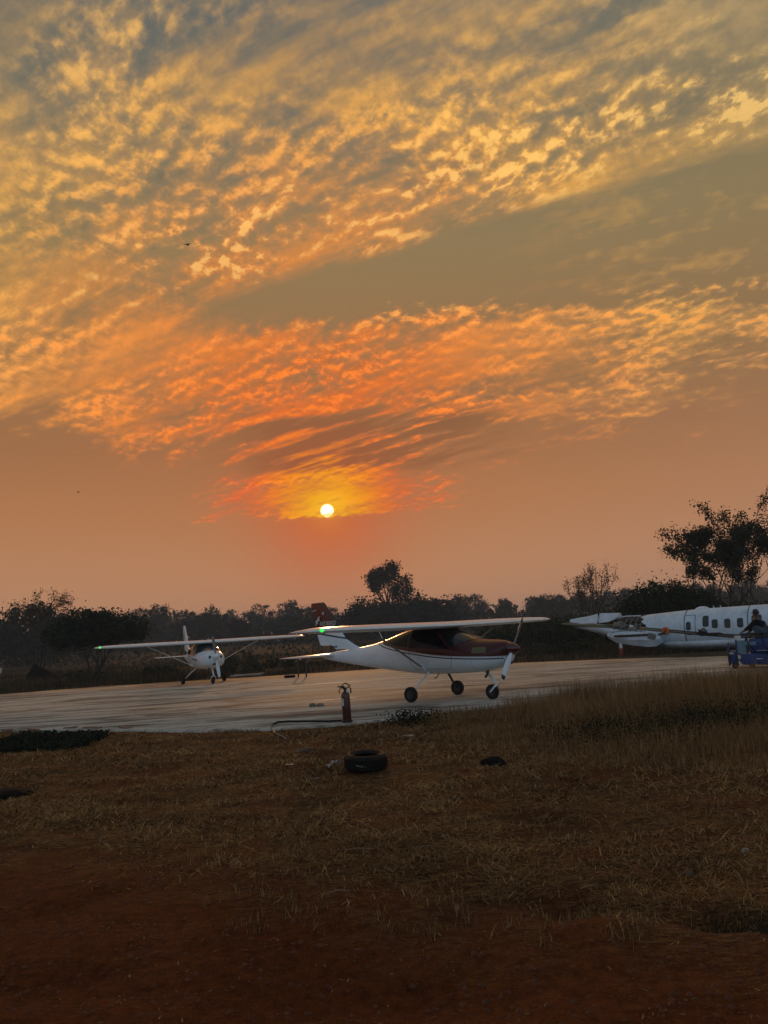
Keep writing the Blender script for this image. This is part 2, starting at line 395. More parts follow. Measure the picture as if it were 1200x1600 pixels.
def concrete():
    mt, g, b = new_mat('stained_concrete'); p = posn(g)
    # stains drawn out along the taxi direction
    rot = g.nt.nodes.new('ShaderNodeMapping'); rot.inputs['Rotation'].default_value = (0, 0, R(-4)); g.put(rot.inputs['Vector'], p); q = rot.outputs[0]
    a = g.noise(g.vadd(q, (.20, .85, 1), 'MULTIPLY'), 1.0, 7, .68, 1.2)
    bn = g.noise(g.vadd(q, (.7, 2.6, 1), 'MULTIPLY'), 1.0, 7, .7, .8)
    fine = g.noise(p, 9, 6, .7)
    f = g.add(g.mul(g.sub(a, .5), 2.1), g.mul(g.sub(bn, .5), 1.5), .55)
    c = g.ramp(f, [(.10, (.065, .054, .044)), (.34, (.18, .158, .13)), (.52, (.40, .35, .29)), (.8, (.62, .55, .46))], 'LINEAR')
    c = g.mix(g.ss(fine, .4, .7, 0, .35), c, (.10, .085, .07))
    g.put(b.inputs['Base Color'], c)
    g.put(b.inputs['Roughness'], g.lr(g.add(g.mul(a, .5), g.mul(bn, .5)), .35, .65, .66, .90)); b.inputs['Specular IOR Level'].default_value = .22
    bump(g, b, g.add(g.mul(bn, .6), g.mul(fine, .4)), .012, .6)
    return mt
M['concrete'] = concrete()
def grass_mat(name, c1, c2, c3):
    mt, g, b = new_mat(name); p = posn(g)
    rn = g.nt.nodes.new('ShaderNodeNewGeometry').outputs['Random Per Island']
    n = g.noise(p, .9, 3, .6)
    f = g.m('ADD', g.mul(rn, .6), g.mul(g.sub(n, .3), .8), clamp=True)
    g.put(b.inputs['Base Color'], g.ramp(f, [(0, c1), (.5, c2), (1, c3)], 'LINEAR'))
    b.inputs['Roughness'].default_value = .9; b.inputs['Specular IOR Level'].default_value = .15
    return mt
M['straw'] = grass_mat('short_straw', (.045, .021, .008), (.22, .118, .045), (.52, .33, .14))
M['tall_grass'] = grass_mat('tall_dry_grass', (.08, .040, .014), (.24, .13, .048), (.52, .32, .14))
M['scrub'] = grass_mat('scrub_grass', (.014, .013, .006), (.050, .034, .016), (.11, .078, .045))
M['weeds'] = grass_mat('dark_weeds', (.006, .009, .004), (.014, .020, .009), (.028, .034, .018))

# ------------------------------------------------------------------ ground
def vnoise(x, y, seed=0):
    """smooth value noise on numpy arrays"""
    r = np.random.default_rng(seed); T = r.random((256, 256))
    xi = np.floor(x).astype(int); yi = np.floor(y).astype(int); fx = x - xi; fy = y - yi
    fx = fx * fx * (3 - 2 * fx); fy = fy * fy * (3 - 2 * fy)
    a = T[xi & 255, yi & 255]; b = T[(xi + 1) & 255, yi & 255]; c = T[xi & 255, (yi + 1) & 255]; d = T[(xi + 1) & 255, (yi + 1) & 255]
    return (a * (1 - fx) + b * fx) * (1 - fy) + (c * (1 - fx) + d * fx) * fy - .5
def sst(x, a, b):
    t = np.clip((x - a) / (b - a), 0, 1); return t * t * (3 - 2 * t)
NEAR = [(-60, 34), (-14, 20.4), (-8.91, 17.72), (-3.96, 15.28), (-2.25, 14.63), (-.96, 14.76), (.26, 15.3), (1.04, 15.94), (3.4, 17.0), (5.69, 18.1), (12, 20.0), (60, 30)]
FAR = [(-60, 28), (-17.28, 34.3), (-13.73, 35.9), (-9.27, 36.2), (-4.84, 36.2), (-.46, 36.6), (3, 35.6), (7.73, 33.1), (10.25, 31.6), (13.51, 28.6), (17, 26.0), (60, 20)]
NXY, FXY = np.array(NEAR), np.array(FAR)
def near_edge(x): return np.interp(x, NXY[:, 0], NXY[:, 1])
def far_edge(x): return np.interp(x, FXY[:, 0], FXY[:, 1])
def height(x, y):
    x = np.asarray(x, float); y = np.asarray(y, float)
    ne, fe = near_edge(x), far_edge(x)
    h = -.075 + .10 * vnoise(x * .55, y * .55, 1) * (.35 + .65 * sst(y, 5, 9)) + .055 * vnoise(x * 1.7, y * 1.7, 2) + .025 * vnoise(x * 5, y * 5, 3) + .010 * vnoise(x * 14, y * 14, 4)
    # the low grassy bank on the right
    bank = np.exp(-((y - (14.6 + .12 * (x - 6))) / 2.3) ** 2) * sst(x, 2.2, 6.5); h = h + .17 * bank
    # shallow gullies in the foreground
    def gully(x0, y0, x1, y1, w, d):
        dx, dy = x1 - x0, y1 - y0; L2 = dx * dx + dy * dy
        t = np.clip(((x - x0) * dx + (y - y0) * dy) / L2, 0, 1)
        r = np.hypot(x - x0 - t * dx, y - y0 - t * dy) + .10 * vnoise(x * 3, y * 3, 9)
        return -d * np.exp(-(r / w) ** 2)
    h = h + gully(1.72, 4.66, 2.8, 4.42, .12, .12) + gully(.95, 4.98, 1.7, 4.72, .14, .06) + gully(.0, 5.5, .9, 5.0, .22, .04)
    h = h + gully(-2.6, 4.3, .4, 3.9, .25, .04) + gully(-4.9, 10.0, -5.3, 9.9, .4, .10)
    # drop beside the apron's near edge
    wn = sst(y, ne - 1.1, ne - .15); h = h * (1 - wn) + (-.045 + .25 * (h + .075)) * wn
    under = sst(y, ne - .05, ne + .1) * (1 - sst(y, fe - .1, fe + .1))
    h = h * (1 - under) - .2 * under
    beyond = sst(y, fe + .1, fe + 3)
    far_h = -.04 + .35 * vnoise(x * .12, y * .12, 5) * sst(y, 40, 60) + .5 * vnoise(x * .03, y * .03, 6) * sst(y, 60, 140) + 1.1 * sst(y, 75, 180) * sst(x, 30, -60)
    h = np.where(y > fe, (1 - beyond) * -.06 + beyond * far_h, h)
    # rising bank with scrub beyond the apron to the right
    h = h + 1.3 * sst(y, 48, 75) * sst(x, 2, 26)
    return h
def grid_axis(segs):
    out = []
    for a, b, st in segs: out += list(np.arange(a, b, st))
    out.append(segs[-1][1]); return np.array(out)
gx = grid_axis([(-820, -300, 130), (-300, -60, 20), (-60, -14, 1.5), (-14, -6, .25), (-6, 7, .06), (7, 16, .25), (16, 60, 1.5), (60, 300, 20), (300, 820, 130)])
gy = grid_axis([(-240, -20, 40), (-20, 2, 1.0), (2, 12, .055), (12, 20, .10), (20, 28, .5), (28, 40, .2), (40, 80, 1.0), (80, 260, 6), (260, 600, 40), (600, 1000, 100)])
XX, YY = np.meshgrid(gx, gy); ZZ = height(XX, YY)
nx, ny = len(gx), len(gy); I = np.arange(nx * ny).reshape(ny, nx)
gr = raw_mesh('ground', np.stack([XX, YY, ZZ], -1).reshape(-1, 3), np.stack([I[:-1, :-1], I[:-1, 1:], I[1:, 1:], I[1:, :-1]], -1).reshape(-1, 4), M['ground'], smooth=True)
tag(gr, kind='structure')

# the concrete apron: a slab 0.12 m proud with a slightly ragged near edge
nx_ = np.concatenate([np.arange(-60, -16, 2), np.arange(-16, 16, .12), np.arange(16, 60.1, 2)])
ne_ = near_edge(nx_) + .10 * vnoise(nx_ * .8, nx_ * 0, 21) + .06 * vnoise(nx_ * 3.1, nx_ * 0, 22); fe_ = far_edge(nx_) + .25 * vnoise(nx_ * .7, nx_ * 0, 23)
rows = []
for kf, zz in ((0, -.16), (0, -.012), (.001, 0), (.25, 0), (.5, 0), (.75, 0), (1, 0), (1, -.16)):
    rows.append(np.stack([nx_, ne_ + (fe_ - ne_) * kf, np.full_like(nx_, zz)], -1))
V = np.concatenate(rows); n_ = len(nx_); I = np.arange(len(V)).reshape(-1, n_)
ap = raw_mesh('apron', V, np.stack([I[:-1, :-1], I[:-1, 1:], I[1:, 1:], I[1:, :-1]], -1).reshape(-1, 4), M['concrete'])
tag(ap, kind='structure')
# painted taxi lines, worn through in places
def line(pts, w, name='painted_line', z=.004):
    mb = MB(); P = [Vector((a, b, 0)) for a, b in pts]; L = []
    for i in range(len(P) - 1):
        n = max(2, int((P[i + 1] - P[i]).length / .5))
        L += [P[i].lerp(P[i + 1], k / n) for k in range(n)]
    L.append(P[-1]); vs = []
    for i, p in enumerate(L):
        d = (L[min(i + 1, len(L) - 1)] - L[max(i - 1, 0)]).normalized(); nn = Vector((-d.y, d.x, 0)); ww = w * (.85 + .3 * rnd.random())
        vs += [p + nn * ww / 2 + Vector((0, 0, z)), p - nn * ww / 2 + Vector((0, 0, z))]
    mb.add(vs, [(2 * i, 2 * i + 1, 2 * i + 3, 2 * i + 2) for i in range(len(L) - 1)])
    return tag(mb.build(name, M['paint_line'], smooth=None), kind='structure')
line([(-11.2, 25.83), (-9, 25.6), (-6.84, 25.66), (-5.83, 26.3)], .16)
line([(-5.2, 27.0), (-4.39, 27.4), (-.36, 27.9), (1.96, 28.45), (4.55, 28.65)], .17)
line([(4.3, 29.5), (5.0, 29.0), (6.16, 28.54), (8.2, 27.6), (10.33, 26.14), (13, 24.2)], .15)
line([(-2.1, 20.2), (-1.5, 20.5), (-.97, 20.76)], .10)

# ------------------------------------------------------------------ lofted bodies
def catmull(xs, ys, x):
    xs = list(xs); ys = list(ys)
    if xs[0] > xs[-1]: xs.reverse(); ys.reverse()
    if x <= xs[0]: return ys[0]
    if x >= xs[-1]: return ys[-1]
    i = max(j for j in range(len(xs) - 1) if xs[j] <= x)
    h = xs[i + 1] - xs[i]; t = (x - xs[i]) / h
    m0 = (ys[i + 1] - ys[i - 1]) / (xs[i + 1] - xs[i - 1]) if i > 0 else (ys[1] - ys[0]) / h
    m1 = (ys[i + 2] - ys[i]) / (xs[i + 2] - xs[i]) if i + 2 < len(xs) else (ys[-1] - ys[-2]) / h
    t2, t3 = t * t, t ** 3
    return (2 * t3 - 3 * t2 + 1) * ys[i] + (t3 - 2 * t2 + t) * h * m0 + (-2 * t3 + 3 * t2) * ys[i + 1] + (t3 - t2) * h * m1
class Body:
    """sections: (x, z_top, z_bottom, half_width, height of widest point as a fraction)"""
    def __init__(s, secs, nu=2.3, nl=2.5):
        s.secs = secs; s.X = [q[0] for q in secs]; s.nu, s.nl = nu, nl
    def at(s, x):
        zt, zb, w, fr = [catmull(s.X, [q[i] for q in s.secs], x) for i in (1, 2, 3, 4)]
        return zt, zb, max(w, .002), zb + fr * (zt - zb)
    def pt(s, x, th, off=0):
        zt, zb, w, zc = s.at(x); c, sn = math.cos(th), math.sin(th)
        n = s.nu if c >= 0 else s.nl; h = (zt - zc) if c >= 0 else (zc - zb)
        y = (w + off) * math.copysign(abs(sn) ** (2 / n), sn); z = zc + (h + off) * math.copysign(abs(c) ** (2 / n), c)
        return Vector((x, y, z))
    def side(s, x, z, sgn=-1, off=.006):
        """the point of the skin at height z on one side"""
        zt, zb, w, zc = s.at(x); up_ = z >= zc; h = (zt - zc) if up_ else (zc - zb); n = s.nu if up_ else s.nl
        r = min(1.0, abs(z - zc) / max(h, 1e-4)); y = w * (1 - r ** n) ** (1 / n)
        return Vector((x, sgn * (y + off), z))
    def loft(s, x0, x1, nx=60, nth=40, mb=None, xs=None, cap0=True, cap1=True, th0=0, th1=2 * math.pi, jag=None):
        mb = mb or MB(); xs = xs or [x0 + (x1 - x0) * i / nx for i in range(nx + 1)]
        full = abs(th1 - th0 - 2 * math.pi) < 1e-6; m_ = nth if full else nth + 1; vs = []
        for i, xx in enumerate(xs):
            for k in range(m_):
                th = th0 + (th1 - th0) * k / nth
                xq = xx + (jag(k, th) if jag and i == 0 else 0)
                vs.append(s.pt(xq, th))
        fs = [(i * m_ + k, i * m_ + (k + 1) % m_, (i + 1) * m_ + (k + 1) % m_, (i + 1) * m_ + k) for i in range(len(xs) - 1) for k in range(nth)]
        if full and cap0: fs.append(tuple(range(m_)))
        if full and cap1: fs.append(tuple((len(xs) - 1) * m_ + k for k in range(m_)))
        return mb.add(vs, fs)
    def patch(s, fn, nu=14, nv=8, thick=.006):
        """fn(u, v) -> point on the skin already offset outwards; a skirt closes it to the skin"""
        mb = MB(); vs = [fn(i / nu, j / nv) for i in range(nu + 1) for j in range(nv + 1)]
        W_ = nv + 1
        mb.add(vs, [(i * W_ + j, i * W_ + j + 1, (i + 1) * W_ + j + 1, (i + 1) * W_ + j) for i in range(nu) for j in range(nv)])
        return mb
    def rounded(s, cx, cz, w, h, r, sgn=-1, off=.006, n=5):
        """a rounded rectangle lying on the side of the skin"""
        pts = []
        for qx, qz, a0 in ((1, 1, 0), (-1, 1, 90), (-1, -1, 180), (1, -1, 270)):
            for k in range(n):
                a = R(a0 + 90 * k / (n - 1)); pts.append((cx + qx * (w / 2 - r) + r * math.cos(a), cz + qz * (h / 2 - r) + r * math.sin(a)))
        dense = []
        for i, a in enumerate(pts):
            b_ = pts[(i + 1) % len(pts)]; k_ = max(1, int(math.hypot(b_[0] - a[0], b_[1] - a[1]) / .05))
            dense += [(a[0] + (b_[0] - a[0]) * t / k_, a[1] + (b_[1] - a[1]) * t / k_) for t in range(k_)]
        pts = dense
        mb = MB(); N = len(pts)
        rings = []
        for kf in (1, .66, .33):
            rings += [s.side(cx + (a - cx) * kf, cz + (b - cz) * kf, sgn, off) for a, b in pts]
        sk = [s.side(a, b, sgn, -.01) for a, b in pts]
        vs = sk + rings + [s.side(cx, cz, sgn, off)]
        fs = [(l * N + k, l * N + (k + 1) % N, (l + 1) * N + (k + 1) % N, (l + 1) * N + k) for l in range(3) for k in range(N)]
        fs += [(3 * N + k, 3 * N + (k + 1) % N, 4 * N) for k in range(N)]
        return mb.add(vs, fs)
def airfoil(mb, secs, axis, c0=0.0, c1=1.0, n=9, camber=.0):
    """secs: (leading edge point, chord, thickness); chord runs to -x; thickness along axis"""
    axis = Vector(axis); ts = [c0 + (c1 - c0) * (1 - math.cos(math.pi * i / n)) / 2 for i in range(n + 1)]; vs = []
    for le, ch, tk in secs:
        le = Vector(le)
        def yt(t): return 5 * tk * (.2969 * math.sqrt(max(t, 0)) - .126 * t - .3516 * t * t + .2843 * t ** 3 - .1015 * t ** 4)
        ring = [le + Vector((-ch * t, 0, 0)) + axis * (yt(t) + camber * ch * 4 * t * (1 - t)) for t in ts] + [le + Vector((-ch * t, 0, 0)) + axis * (-yt(t) * .9 + camber * ch * 4 * t * (1 - t)) for t in reversed(ts)]
        vs += ring
    m_ = 2 * (n + 1)
    fs = [(i * m_ + k, i * m_ + (k + 1) % m_, (i + 1) * m_ + (k + 1) % m_, (i + 1) * m_ + k) for i in range(len(secs) - 1) for k in range(m_)]
    fs += [tuple(range(m_ - 1, -1, -1)), tuple((len(secs) - 1) * m_ + k for k in range(m_))]
    return mb.add(vs, fs)
def text_mesh(name, body, size, loc, rot, mat, parent, extrude=.002, shear=0):
    cu = bpy.data.curves.new(name, 'FONT'); cu.body = body; cu.size = size; cu.extrude = extrude; cu.align_x = 'CENTER'; cu.align_y = 'CENTER'; cu.shear = shear
    t = bpy.data.objects.new(name, cu); col.objects.link(t); bpy.context.view_layer.update()
    me = bpy.data.meshes.new_from_object(t.evaluated_get(bpy.context.evaluated_depsgraph_get()))
    bpy.data.objects.remove(t); me.materials.clear(); me.materials.append(mat)
    o = bpy.data.objects.new(name, me); col.objects.link(o); o.location = loc; o.rotation_euler = rot; o.parent = parent
    return o
def curve_node(g, x, pts):
    """piecewise curve through pts (already 0..1)"""
    n = g.nt.nodes.new('ShaderNodeFloatCurve'); c = n.mapping.curves[0]
    while len(c.points) < len(pts): c.points.new(.5, .5)
    for p, (a, b) in zip(c.points, pts): p.location = (a, b)
    n.mapping.update(); g.put(n.inputs['Value'], x); return n.outputs[0]
def livery(name, white, top, stripes=True):
    """white aircraft with the upper nose and cabin in another colour, a swept edge stripe"""
    mt, g, b = new_mat(name); o = coords(g); x, y, z = g.sep(o)[:3]
    n = g.noise(o, 2.2, 5, .6); k = g.lr(n, .3, .7, .92, 1.04)
    cw = g.mix(1.0, white, g.xyz(k, k, k), 'MULTIPLY')
    # grime under the belly and streaks
    dirt = g.mul(g.ss(g.noise(g.vadd(o, (1.2, 3, 5), 'MULTIPLY'), 2.5, 5, .7), .5, .75), .25)
    cw = g.mix(dirt, cw, (.20, .19, .18))
    zs = g.add(.8, g.mul(curve_node(g, g.lr(x, -4.5, 0), [(0, .98), (.067, .88), (.15, .69), (.29, .525), (.435, .39), (.6, .275), (.78, .215), (1, .19)]), .8))
    d = g.sub(z, zs)
    if stripes:
        c = g.mix(g.mul(g.m('GREATER_THAN', d, 0.0), g.m('GREATER_THAN', x, -3.95)), cw, top)
        ln = g.mul(g.m('GREATER_THAN', d, -.010), g.m('LESS_THAN', d, .012), g.m('GREATER_THAN', x, -3.95)); c = g.mix(ln, c, (.5, .5, .5))
        ln = g.mul(g.m('GREATER_THAN', d, -.055), g.m('LESS_THAN', d, -.028), g.m('GREATER_THAN', x, -4.3), g.m('LESS_THAN', x, -.3)); c = g.mix(ln, c, (.03, .012, .02))
    else:
        c = cw
        ln = g.mul(g.m('GREATER_THAN', d, -.02), g.m('LESS_THAN', d, .03), g.m('LESS_THAN', x, -1.2), g.m('GREATER_THAN', x, -2.0)); c = g.mix(ln, c, top)
    # panel joints of the cowling
    for xj in (-.98, -.30):
        j = g.m('LESS_THAN', g.m('ABSOLUTE', g.sub(x, xj)), .004); c = g.mix(g.mul(j, .6), c, (.02, .02, .02))
    g.put(b.inputs['Base Color'], c); b.inputs['Roughness'].default_value = .34; b.inputs['Specular IOR Level'].default_value = .35; b.inputs['Coat Weight'].default_value = .12; b.inputs['Coat Roughness'].default_value = .08
    return mt
M['livery_red'] = livery('red_and_white_livery', (.70, .78, .84), (.060, .004, .006))
M['livery_white'] = livery('white_livery', (.70, .77, .82), (.05, .06, .09), False)
def fin_mat():
    mt, g, b = new_mat('fin_livery'); o = coords(g); x, y, z = g.sep(o)[:3]
    zz = g.add(z, g.mul(g.add(x, 6), -.10))
    c = g.mix(g.m('GREATER_THAN', zz, 1.80), (.70, .78, .84), (.05, .003, .005))
    c = g.mix(g.mul(g.m('GREATER_THAN', zz, 1.772), g.m('LESS_THAN', zz, 1.80)), c, (.7, .7, .7))
    c = g.mix(g.mul(g.m('GREATER_THAN', zz, 1.735), g.m('LESS_THAN', zz, 1.772)), c, (.02, .01, .015))
    q = g.add(z, g.mul(g.add(x, 6), .16))
    c = g.mix(g.mul(g.m('GREATER_THAN', q, 1.61), g.m('LESS_THAN', q, 1.66)), c, (.06, .07, .10))
    g.put(b.inputs['Base Color'], c); b.inputs['Roughness'].default_value = .28; b.inputs['Coat Weight'].default_value = .3
    return mt
M['fin_red'] = fin_mat()

BODY = Body([(-.24, 1.22, .99, .12, .5), (-.30, 1.265, .84, .27, .5), (-.42, 1.30, .74, .38, .48), (-.65, 1.325, .665, .46, .46), (-1.0, 1.355, .62, .52, .46), (-1.25, 1.43, .60, .545, .5), (-1.6, 1.565, .59, .575, .5),
             (-1.95, 1.675, .585, .59, .5), (-2.4, 1.70, .585, .59, .5), (-2.9, 1.68, .60, .575, .5), (-3.3, 1.60, .64, .53, .5), (-3.8, 1.47, .69, .44, .5), (-4.4, 1.345, .76, .33, .52),
             (-5.0, 1.275, .83, .24, .55), (-5.7, 1.215, .925, .155, .58), (-6.25, 1.17, 1.01, .08, .6), (-6.40, 1.15, 1.06, .03, .6)])
def wheel(parent, loc, r, w, side):
    """tyre with a rim and hub, axle along y"""
    mt = Matrix.Translation(loc) @ Matrix.Rotation(R(90), 4, 'X')
    mb = MB(); prof = [(r * .56, -w / 2 * .8), (r * .72, -w / 2), (r * .90, -w / 2 * .92), (r * .985, -w / 2 * .6), (r, -w / 2 * .2), (r, w / 2 * .2), (r * .985, w / 2 * .6), (r * .90, w / 2 * .92), (r * .72, w / 2), (r * .56, w / 2 * .8)]
    mb.lathe(prof, 28, mt, closed=True)
    t = mb.build('tyre', M['rubber'], parent)
    mb = MB(); mb.lathe([(r * .57, -w * .34), (r * .50, -w * .30), (r * .46, -w * .12), (r * .46, w * .12), (r * .50, w * .30), (r * .57, w * .34)], 20, mt)
    mb.lathe([(r * .16, -w * .5), (r * .16, w * .5)], 12, mt)
    rim = mb.build('rim', M['dark_metal'], t)
    return t
def aircraft(label, red, prop_angle, group):
    root = empty('light_aircraft', label=label, cat='aeroplane', group=group)
    skin = M['livery_red'] if red else M['livery_white']; white = M['white']
    xs = [-.24, -.26, -.28, -.31, -.35, -.40, -.47, -.56] + [-.66 - .1 * i for i in range(58)]
    fus = BODY.loft(0, 0, nth=48, xs=xs).build('fuselage', skin, root, smooth=50)
    # windscreen wraps from pillar to pillar
    def th_at(xx, zz_):
        zt, zb, w, zc = BODY.at(xx); r = min(1, max(0, (zz_ - zc) / (zt - zc))); return math.acos(min(1, r ** (BODY.nu / 2)))
    tb, tt = th_at(-1.50, 1.20), th_at(-1.98, 1.61)
    def ws(u_, v_):
        s_ = 2 * v_ - 1; xb = -1.04 - .46 * s_ * s_; xt = -1.98; xx = xb + (xt - xb) * u_; th = s_ * (tb + (tt - tb) * u_)
        return BODY.pt(xx, th, .008)
    BODY.patch(ws, 12, 20).build('windscreen', M['windscreen'], root, smooth=60)
    for sg in (-1, 1):
        def dw(u_, v_, sg=sg):
            xx = -1.56 - 1.18 * u_; lo = 1.165 + .06 * u_; hi = min(1.62, 1.20 + (-(xx) - 1.56) * .86 + .01); return BODY.side(xx, lo + (hi - lo) * v_, sg, .008)
        d = BODY.patch(dw, 16, 6).build('side_window', M['glass'], root, smooth=60)
        def qw(u_, v_, sg=sg):
            xx = -2.80 - .98 * u_; zt = BODY.at(xx)[0]; lo = 1.25 + .11 * u_; hi = min(1.62, zt - .045 - .02 * u_); return BODY.side(xx, lo + (max(hi, lo + .01) - lo) * v_, sg, .008)
        BODY.patch(qw, 12, 5).build('rear_window', M['glass'], root, smooth=60)
        # door outline and handle
        mb = MB(); P = [(-1.47, 1.18), (-1.50, .86), (-1.62, .72), (-2.62, .72), (-2.74, .84), (-2.74, 1.21)]
        for (a, b_), (c_, e_) in zip(P, P[1:]):
            n = 6; mb.tube([BODY.side(a + (c_ - a) * i / n, b_ + (e_ - b_) * i / n, sg, .001) for i in range(n + 1)], .004, 4)
        dr = mb.build('door', M['dark_metal'], root)
        MB().box(BODY.side(-2.6, 1.13, sg, .012), (.11, .012, .025)).build('handle', M['metal'], dr, bevel=.003)
    # wing: centre box, outer panels, flaps and ailerons
    def zz_(y): return 1.695 + .007 * abs(y)
    S = [(0, -1.56, 1.36, .17), (.62, -1.56, 1.36, .17), (2.3, -1.56, 1.36, .165), (3.4, -1.60, 1.27, .145), (4.15, -1.66, 1.12, .115), (4.36, -1.76, .88, .075), (4.47, -1.93, .52, .03)]
    def at_y(y):
        yy = [q[0] for q in S]; return [float(np.interp(y, yy, [q[i] for q in S])) for i in (1, 2, 3)]
    def secs(sg, ys):
        r = []
        for y in ys: le, ch, tk = at_y(y); r.append(((le, sg * y, zz_(y)), ch, tk))
        return r
    wb = MB(); airfoil(wb, secs(-1, [.62, .01])[:] + secs(1, [.01, .62]), (0, 0, 1), 0, 1, 10, .018)
    wing = None
    wmb = MB()
    for sg in (-1, 1):
        airfoil(wmb, secs(sg, [0.0, .62, 1.4, 2.3, 3.4, 4.15]), (0, 0, 1), 0, .765, 10, .018)
        airfoil(wmb, secs(sg, [4.15, 4.26, 4.36, 4.42, 4.47]), (0, 0, 1), 0, 1, 10, .018)
        airfoil(wmb, secs(sg, [0.0, .62]), (0, 0, 1), .76, 1, 4, .018)
    wing = wmb.build('wing', white, root, smooth=40)
    for sg in (-1, 1):
        a = MB(); airfoil(a, secs(sg, [.64, 1.5, 2.32]), (0, 0, 1), .775, 1, 5, .018); a.build('flap', white, wing, smooth=40)
        a = MB(); airfoil(a, secs(sg, [2.36, 3.4, 4.12]), (0, 0, 1), .775, 1, 5, .018); a.build('aileron', white, wing, smooth=40)
        st = MB().tube([(-2.38, sg * .54, .76), (-2.30, sg * 1.5, 1.24), (-2.20, sg * 2.45, 1.69)], .036, 10, flat=.45, flatdir=(0, 0, 1)).build('wing_strut', M['shaded_strut'] if red else white, root)
        MB().tube([BODY.side(-2.38, .74, sg, -.03), (-2.38, sg * .62, .80)], [.06, .03], 8).build('strut_fairing', white, st)
    nl = MB(); nl.lathe([(.001, -.045), (.028, -.036), (.042, -.012), (.042, .012), (.028, .036), (.001, .045)], 12, Matrix.Translation((-1.70, -4.30, 1.745)) @ Matrix.Rotation(R(90), 4, 'Y'))
    nl.build('navigation_light', M['green_light'], wing)
    # tail
    F = [((-4.86, 0, 1.26), 1.50, .05), ((-5.16, 0, 1.38), 1.30, .07), ((-5.44, 0, 1.53), 1.09, .09), ((-5.60, 0, 1.72), 1.00, .085), ((-5.78, 0, 1.98), .88, .075), ((-6.05, 0, 2.33), .70, .06), ((-6.18, 0, 2.50), .61, .05), ((-6.26, 0, 2.565), .52, .03)]
    fm = M['fin_red'] if red else white
    a = MB(); airfoil(a, F, (0, 1, 0), 0, .655, 9); fin = a.build('tail_fin', fm, root, smooth=45)
    a = MB(); airfoil(a, F[1:], (0, 1, 0), .667, 1, 6); a.build('rudder', fm, root, smooth=45)
    H = [(0, .74, .08), (.35, .74, .08), (1.05, .70, .065), (1.35, .62, .05), (1.45, .46, .02)]
    a = MB(); airfoil(a, [((-5.82 - .10 * y - (.12 if y > 1.4 else 0), -y, 1.12), c_, t_) for y, c_, t_ in reversed(H)] + [((-5.82 - .10 * y - (.12 if y > 1.4 else 0), y, 1.12), c_, t_) for y, c_, t_ in H[1:]], (0, 0, 1), 0, 1, 9)
    a.build('tailplane', white, root, smooth=45)
    if red:
        text_mesh('fin_lettering', 'REDBIRD', .165, (-6.09, -.050, 1.975), (R(90), 0, R(-1)), M['label_white'], fin)
        bm_ = MB(); Mt = Matrix.Translation((-6.50, -.046, 2.04))
        bm_.prism([(-.11, -.13), (-.07, -.02), (-.10, .02), (-.03, .05), (.03, .13), (.13, .15), (.06, .09), (.10, .03), (.03, .02), (0, -.06), (-.06, -.08)], .004, Mt); bm_.build('bird_emblem', M['label_white'], fin, smooth=None)
        st_ = MB(); st_.prism([(.06 * (1 if k % 2 == 0 else .42) * math.sin(k * math.pi / 5), .06 * (1 if k % 2 == 0 else .42) * math.cos(k * math.pi / 5)) for k in range(10)], .004, Matrix.Translation((-6.28, -.036, 2.26)))
        st_.build('star_emblem', M['label_white'], fin, smooth=None)
        sm = MB(); [sm.box((-6.70 + .035 * i, -.030, 2.34 + .008 * i), (.022, .004, .03)) for i in range(5)]; sm.build('small_marking', M['label_white'], fin, smooth=None)
        sm = MB(); [sm.box((-6.02 + .048 * i, -.052, 1.335), (.032, .004, .045)) for i in range(6)]; sm.build('dark_marking', M['stripe_black'], fin, smooth=None)
        sm = MB(); [sm.box((-6.05, -.048, 1.885), (.5, .003, .012))]; sm.build('lettering_underline', M['label_white'], fin, smooth=None)
        BODY.rounded(-.78, 1.115, .34, .13, .02, -1, .004).build('cowl_panel', M['olive'], root)
    MB().tube([(-4.05, 0, 1.38), (-4.22, 0, 1.66)], [.012, .006], 6).build('antenna', white, root)
    # propeller
    sp = MB(); sp.lathe([(.145, 0), (.142, .05), (.120, .13), (.080, .20), (.035, .255), (.004, .27)], 24, Matrix.Translation((-.26, 0, 1.105)) @ Matrix.Rotation(R(90), 4, 'Y'))
    spin = sp.build('spinner', M['red'] if red else white, root)
    for sgn in (1, -1):
        A = R(prop_angle) + (0 if sgn > 0 else math.pi); d = Vector((0, math.sin(A), math.cos(A))); t = Vector((0, math.cos(A), -math.sin(A))); f_ = Vector((1, 0, 0))
        mb = MB(); vs = []; st2 = []
        L = [(.10, .030, .030, 40), (.18, .045, .024, 36), (.34, .068, .017, 28), (.55, .070, .012, 20), (.70, .060, .009, 15), (.80, .045, .006, 12), (.845, .022, .003, 10)]
        n = 12
        for r_, hw, hh, tw in L:
            ca, sa = math.cos(R(tw)), -math.sin(R(tw)); e1 = t * ca + f_ * sa * (1); e2 = f_ * ca - t * sa
            for k in range(n):
                q = 2 * math.pi * k / n; vs.append(Vector((-.18, 0, 1.105)) + d * r_ + e1 * hw * math.cos(q) + e2 * hh * math.sin(q))
        mb.add(vs, [(i * n + k, i * n + (k + 1) % n, (i + 1) * n + (k + 1) % n, (i + 1) * n + k) for i in range(len(L) - 1) for k in range(n)] + [tuple(range(n)), tuple((len(L) - 1) * n + k for k in range(n))])
        # two black bands near the tip
        faces_mi = []
        for i in range(len(L) - 1): faces_mi += [1 if i == 4 and red else 0] * n
        mb.mi = faces_mi + [0, 1]
        bl = mb.build('propeller_blade', [white if (sgn < 0) else M['shaded_blade'], M['black']], root, smooth=45)
    # air inlets of the cowling
    inl = MB()
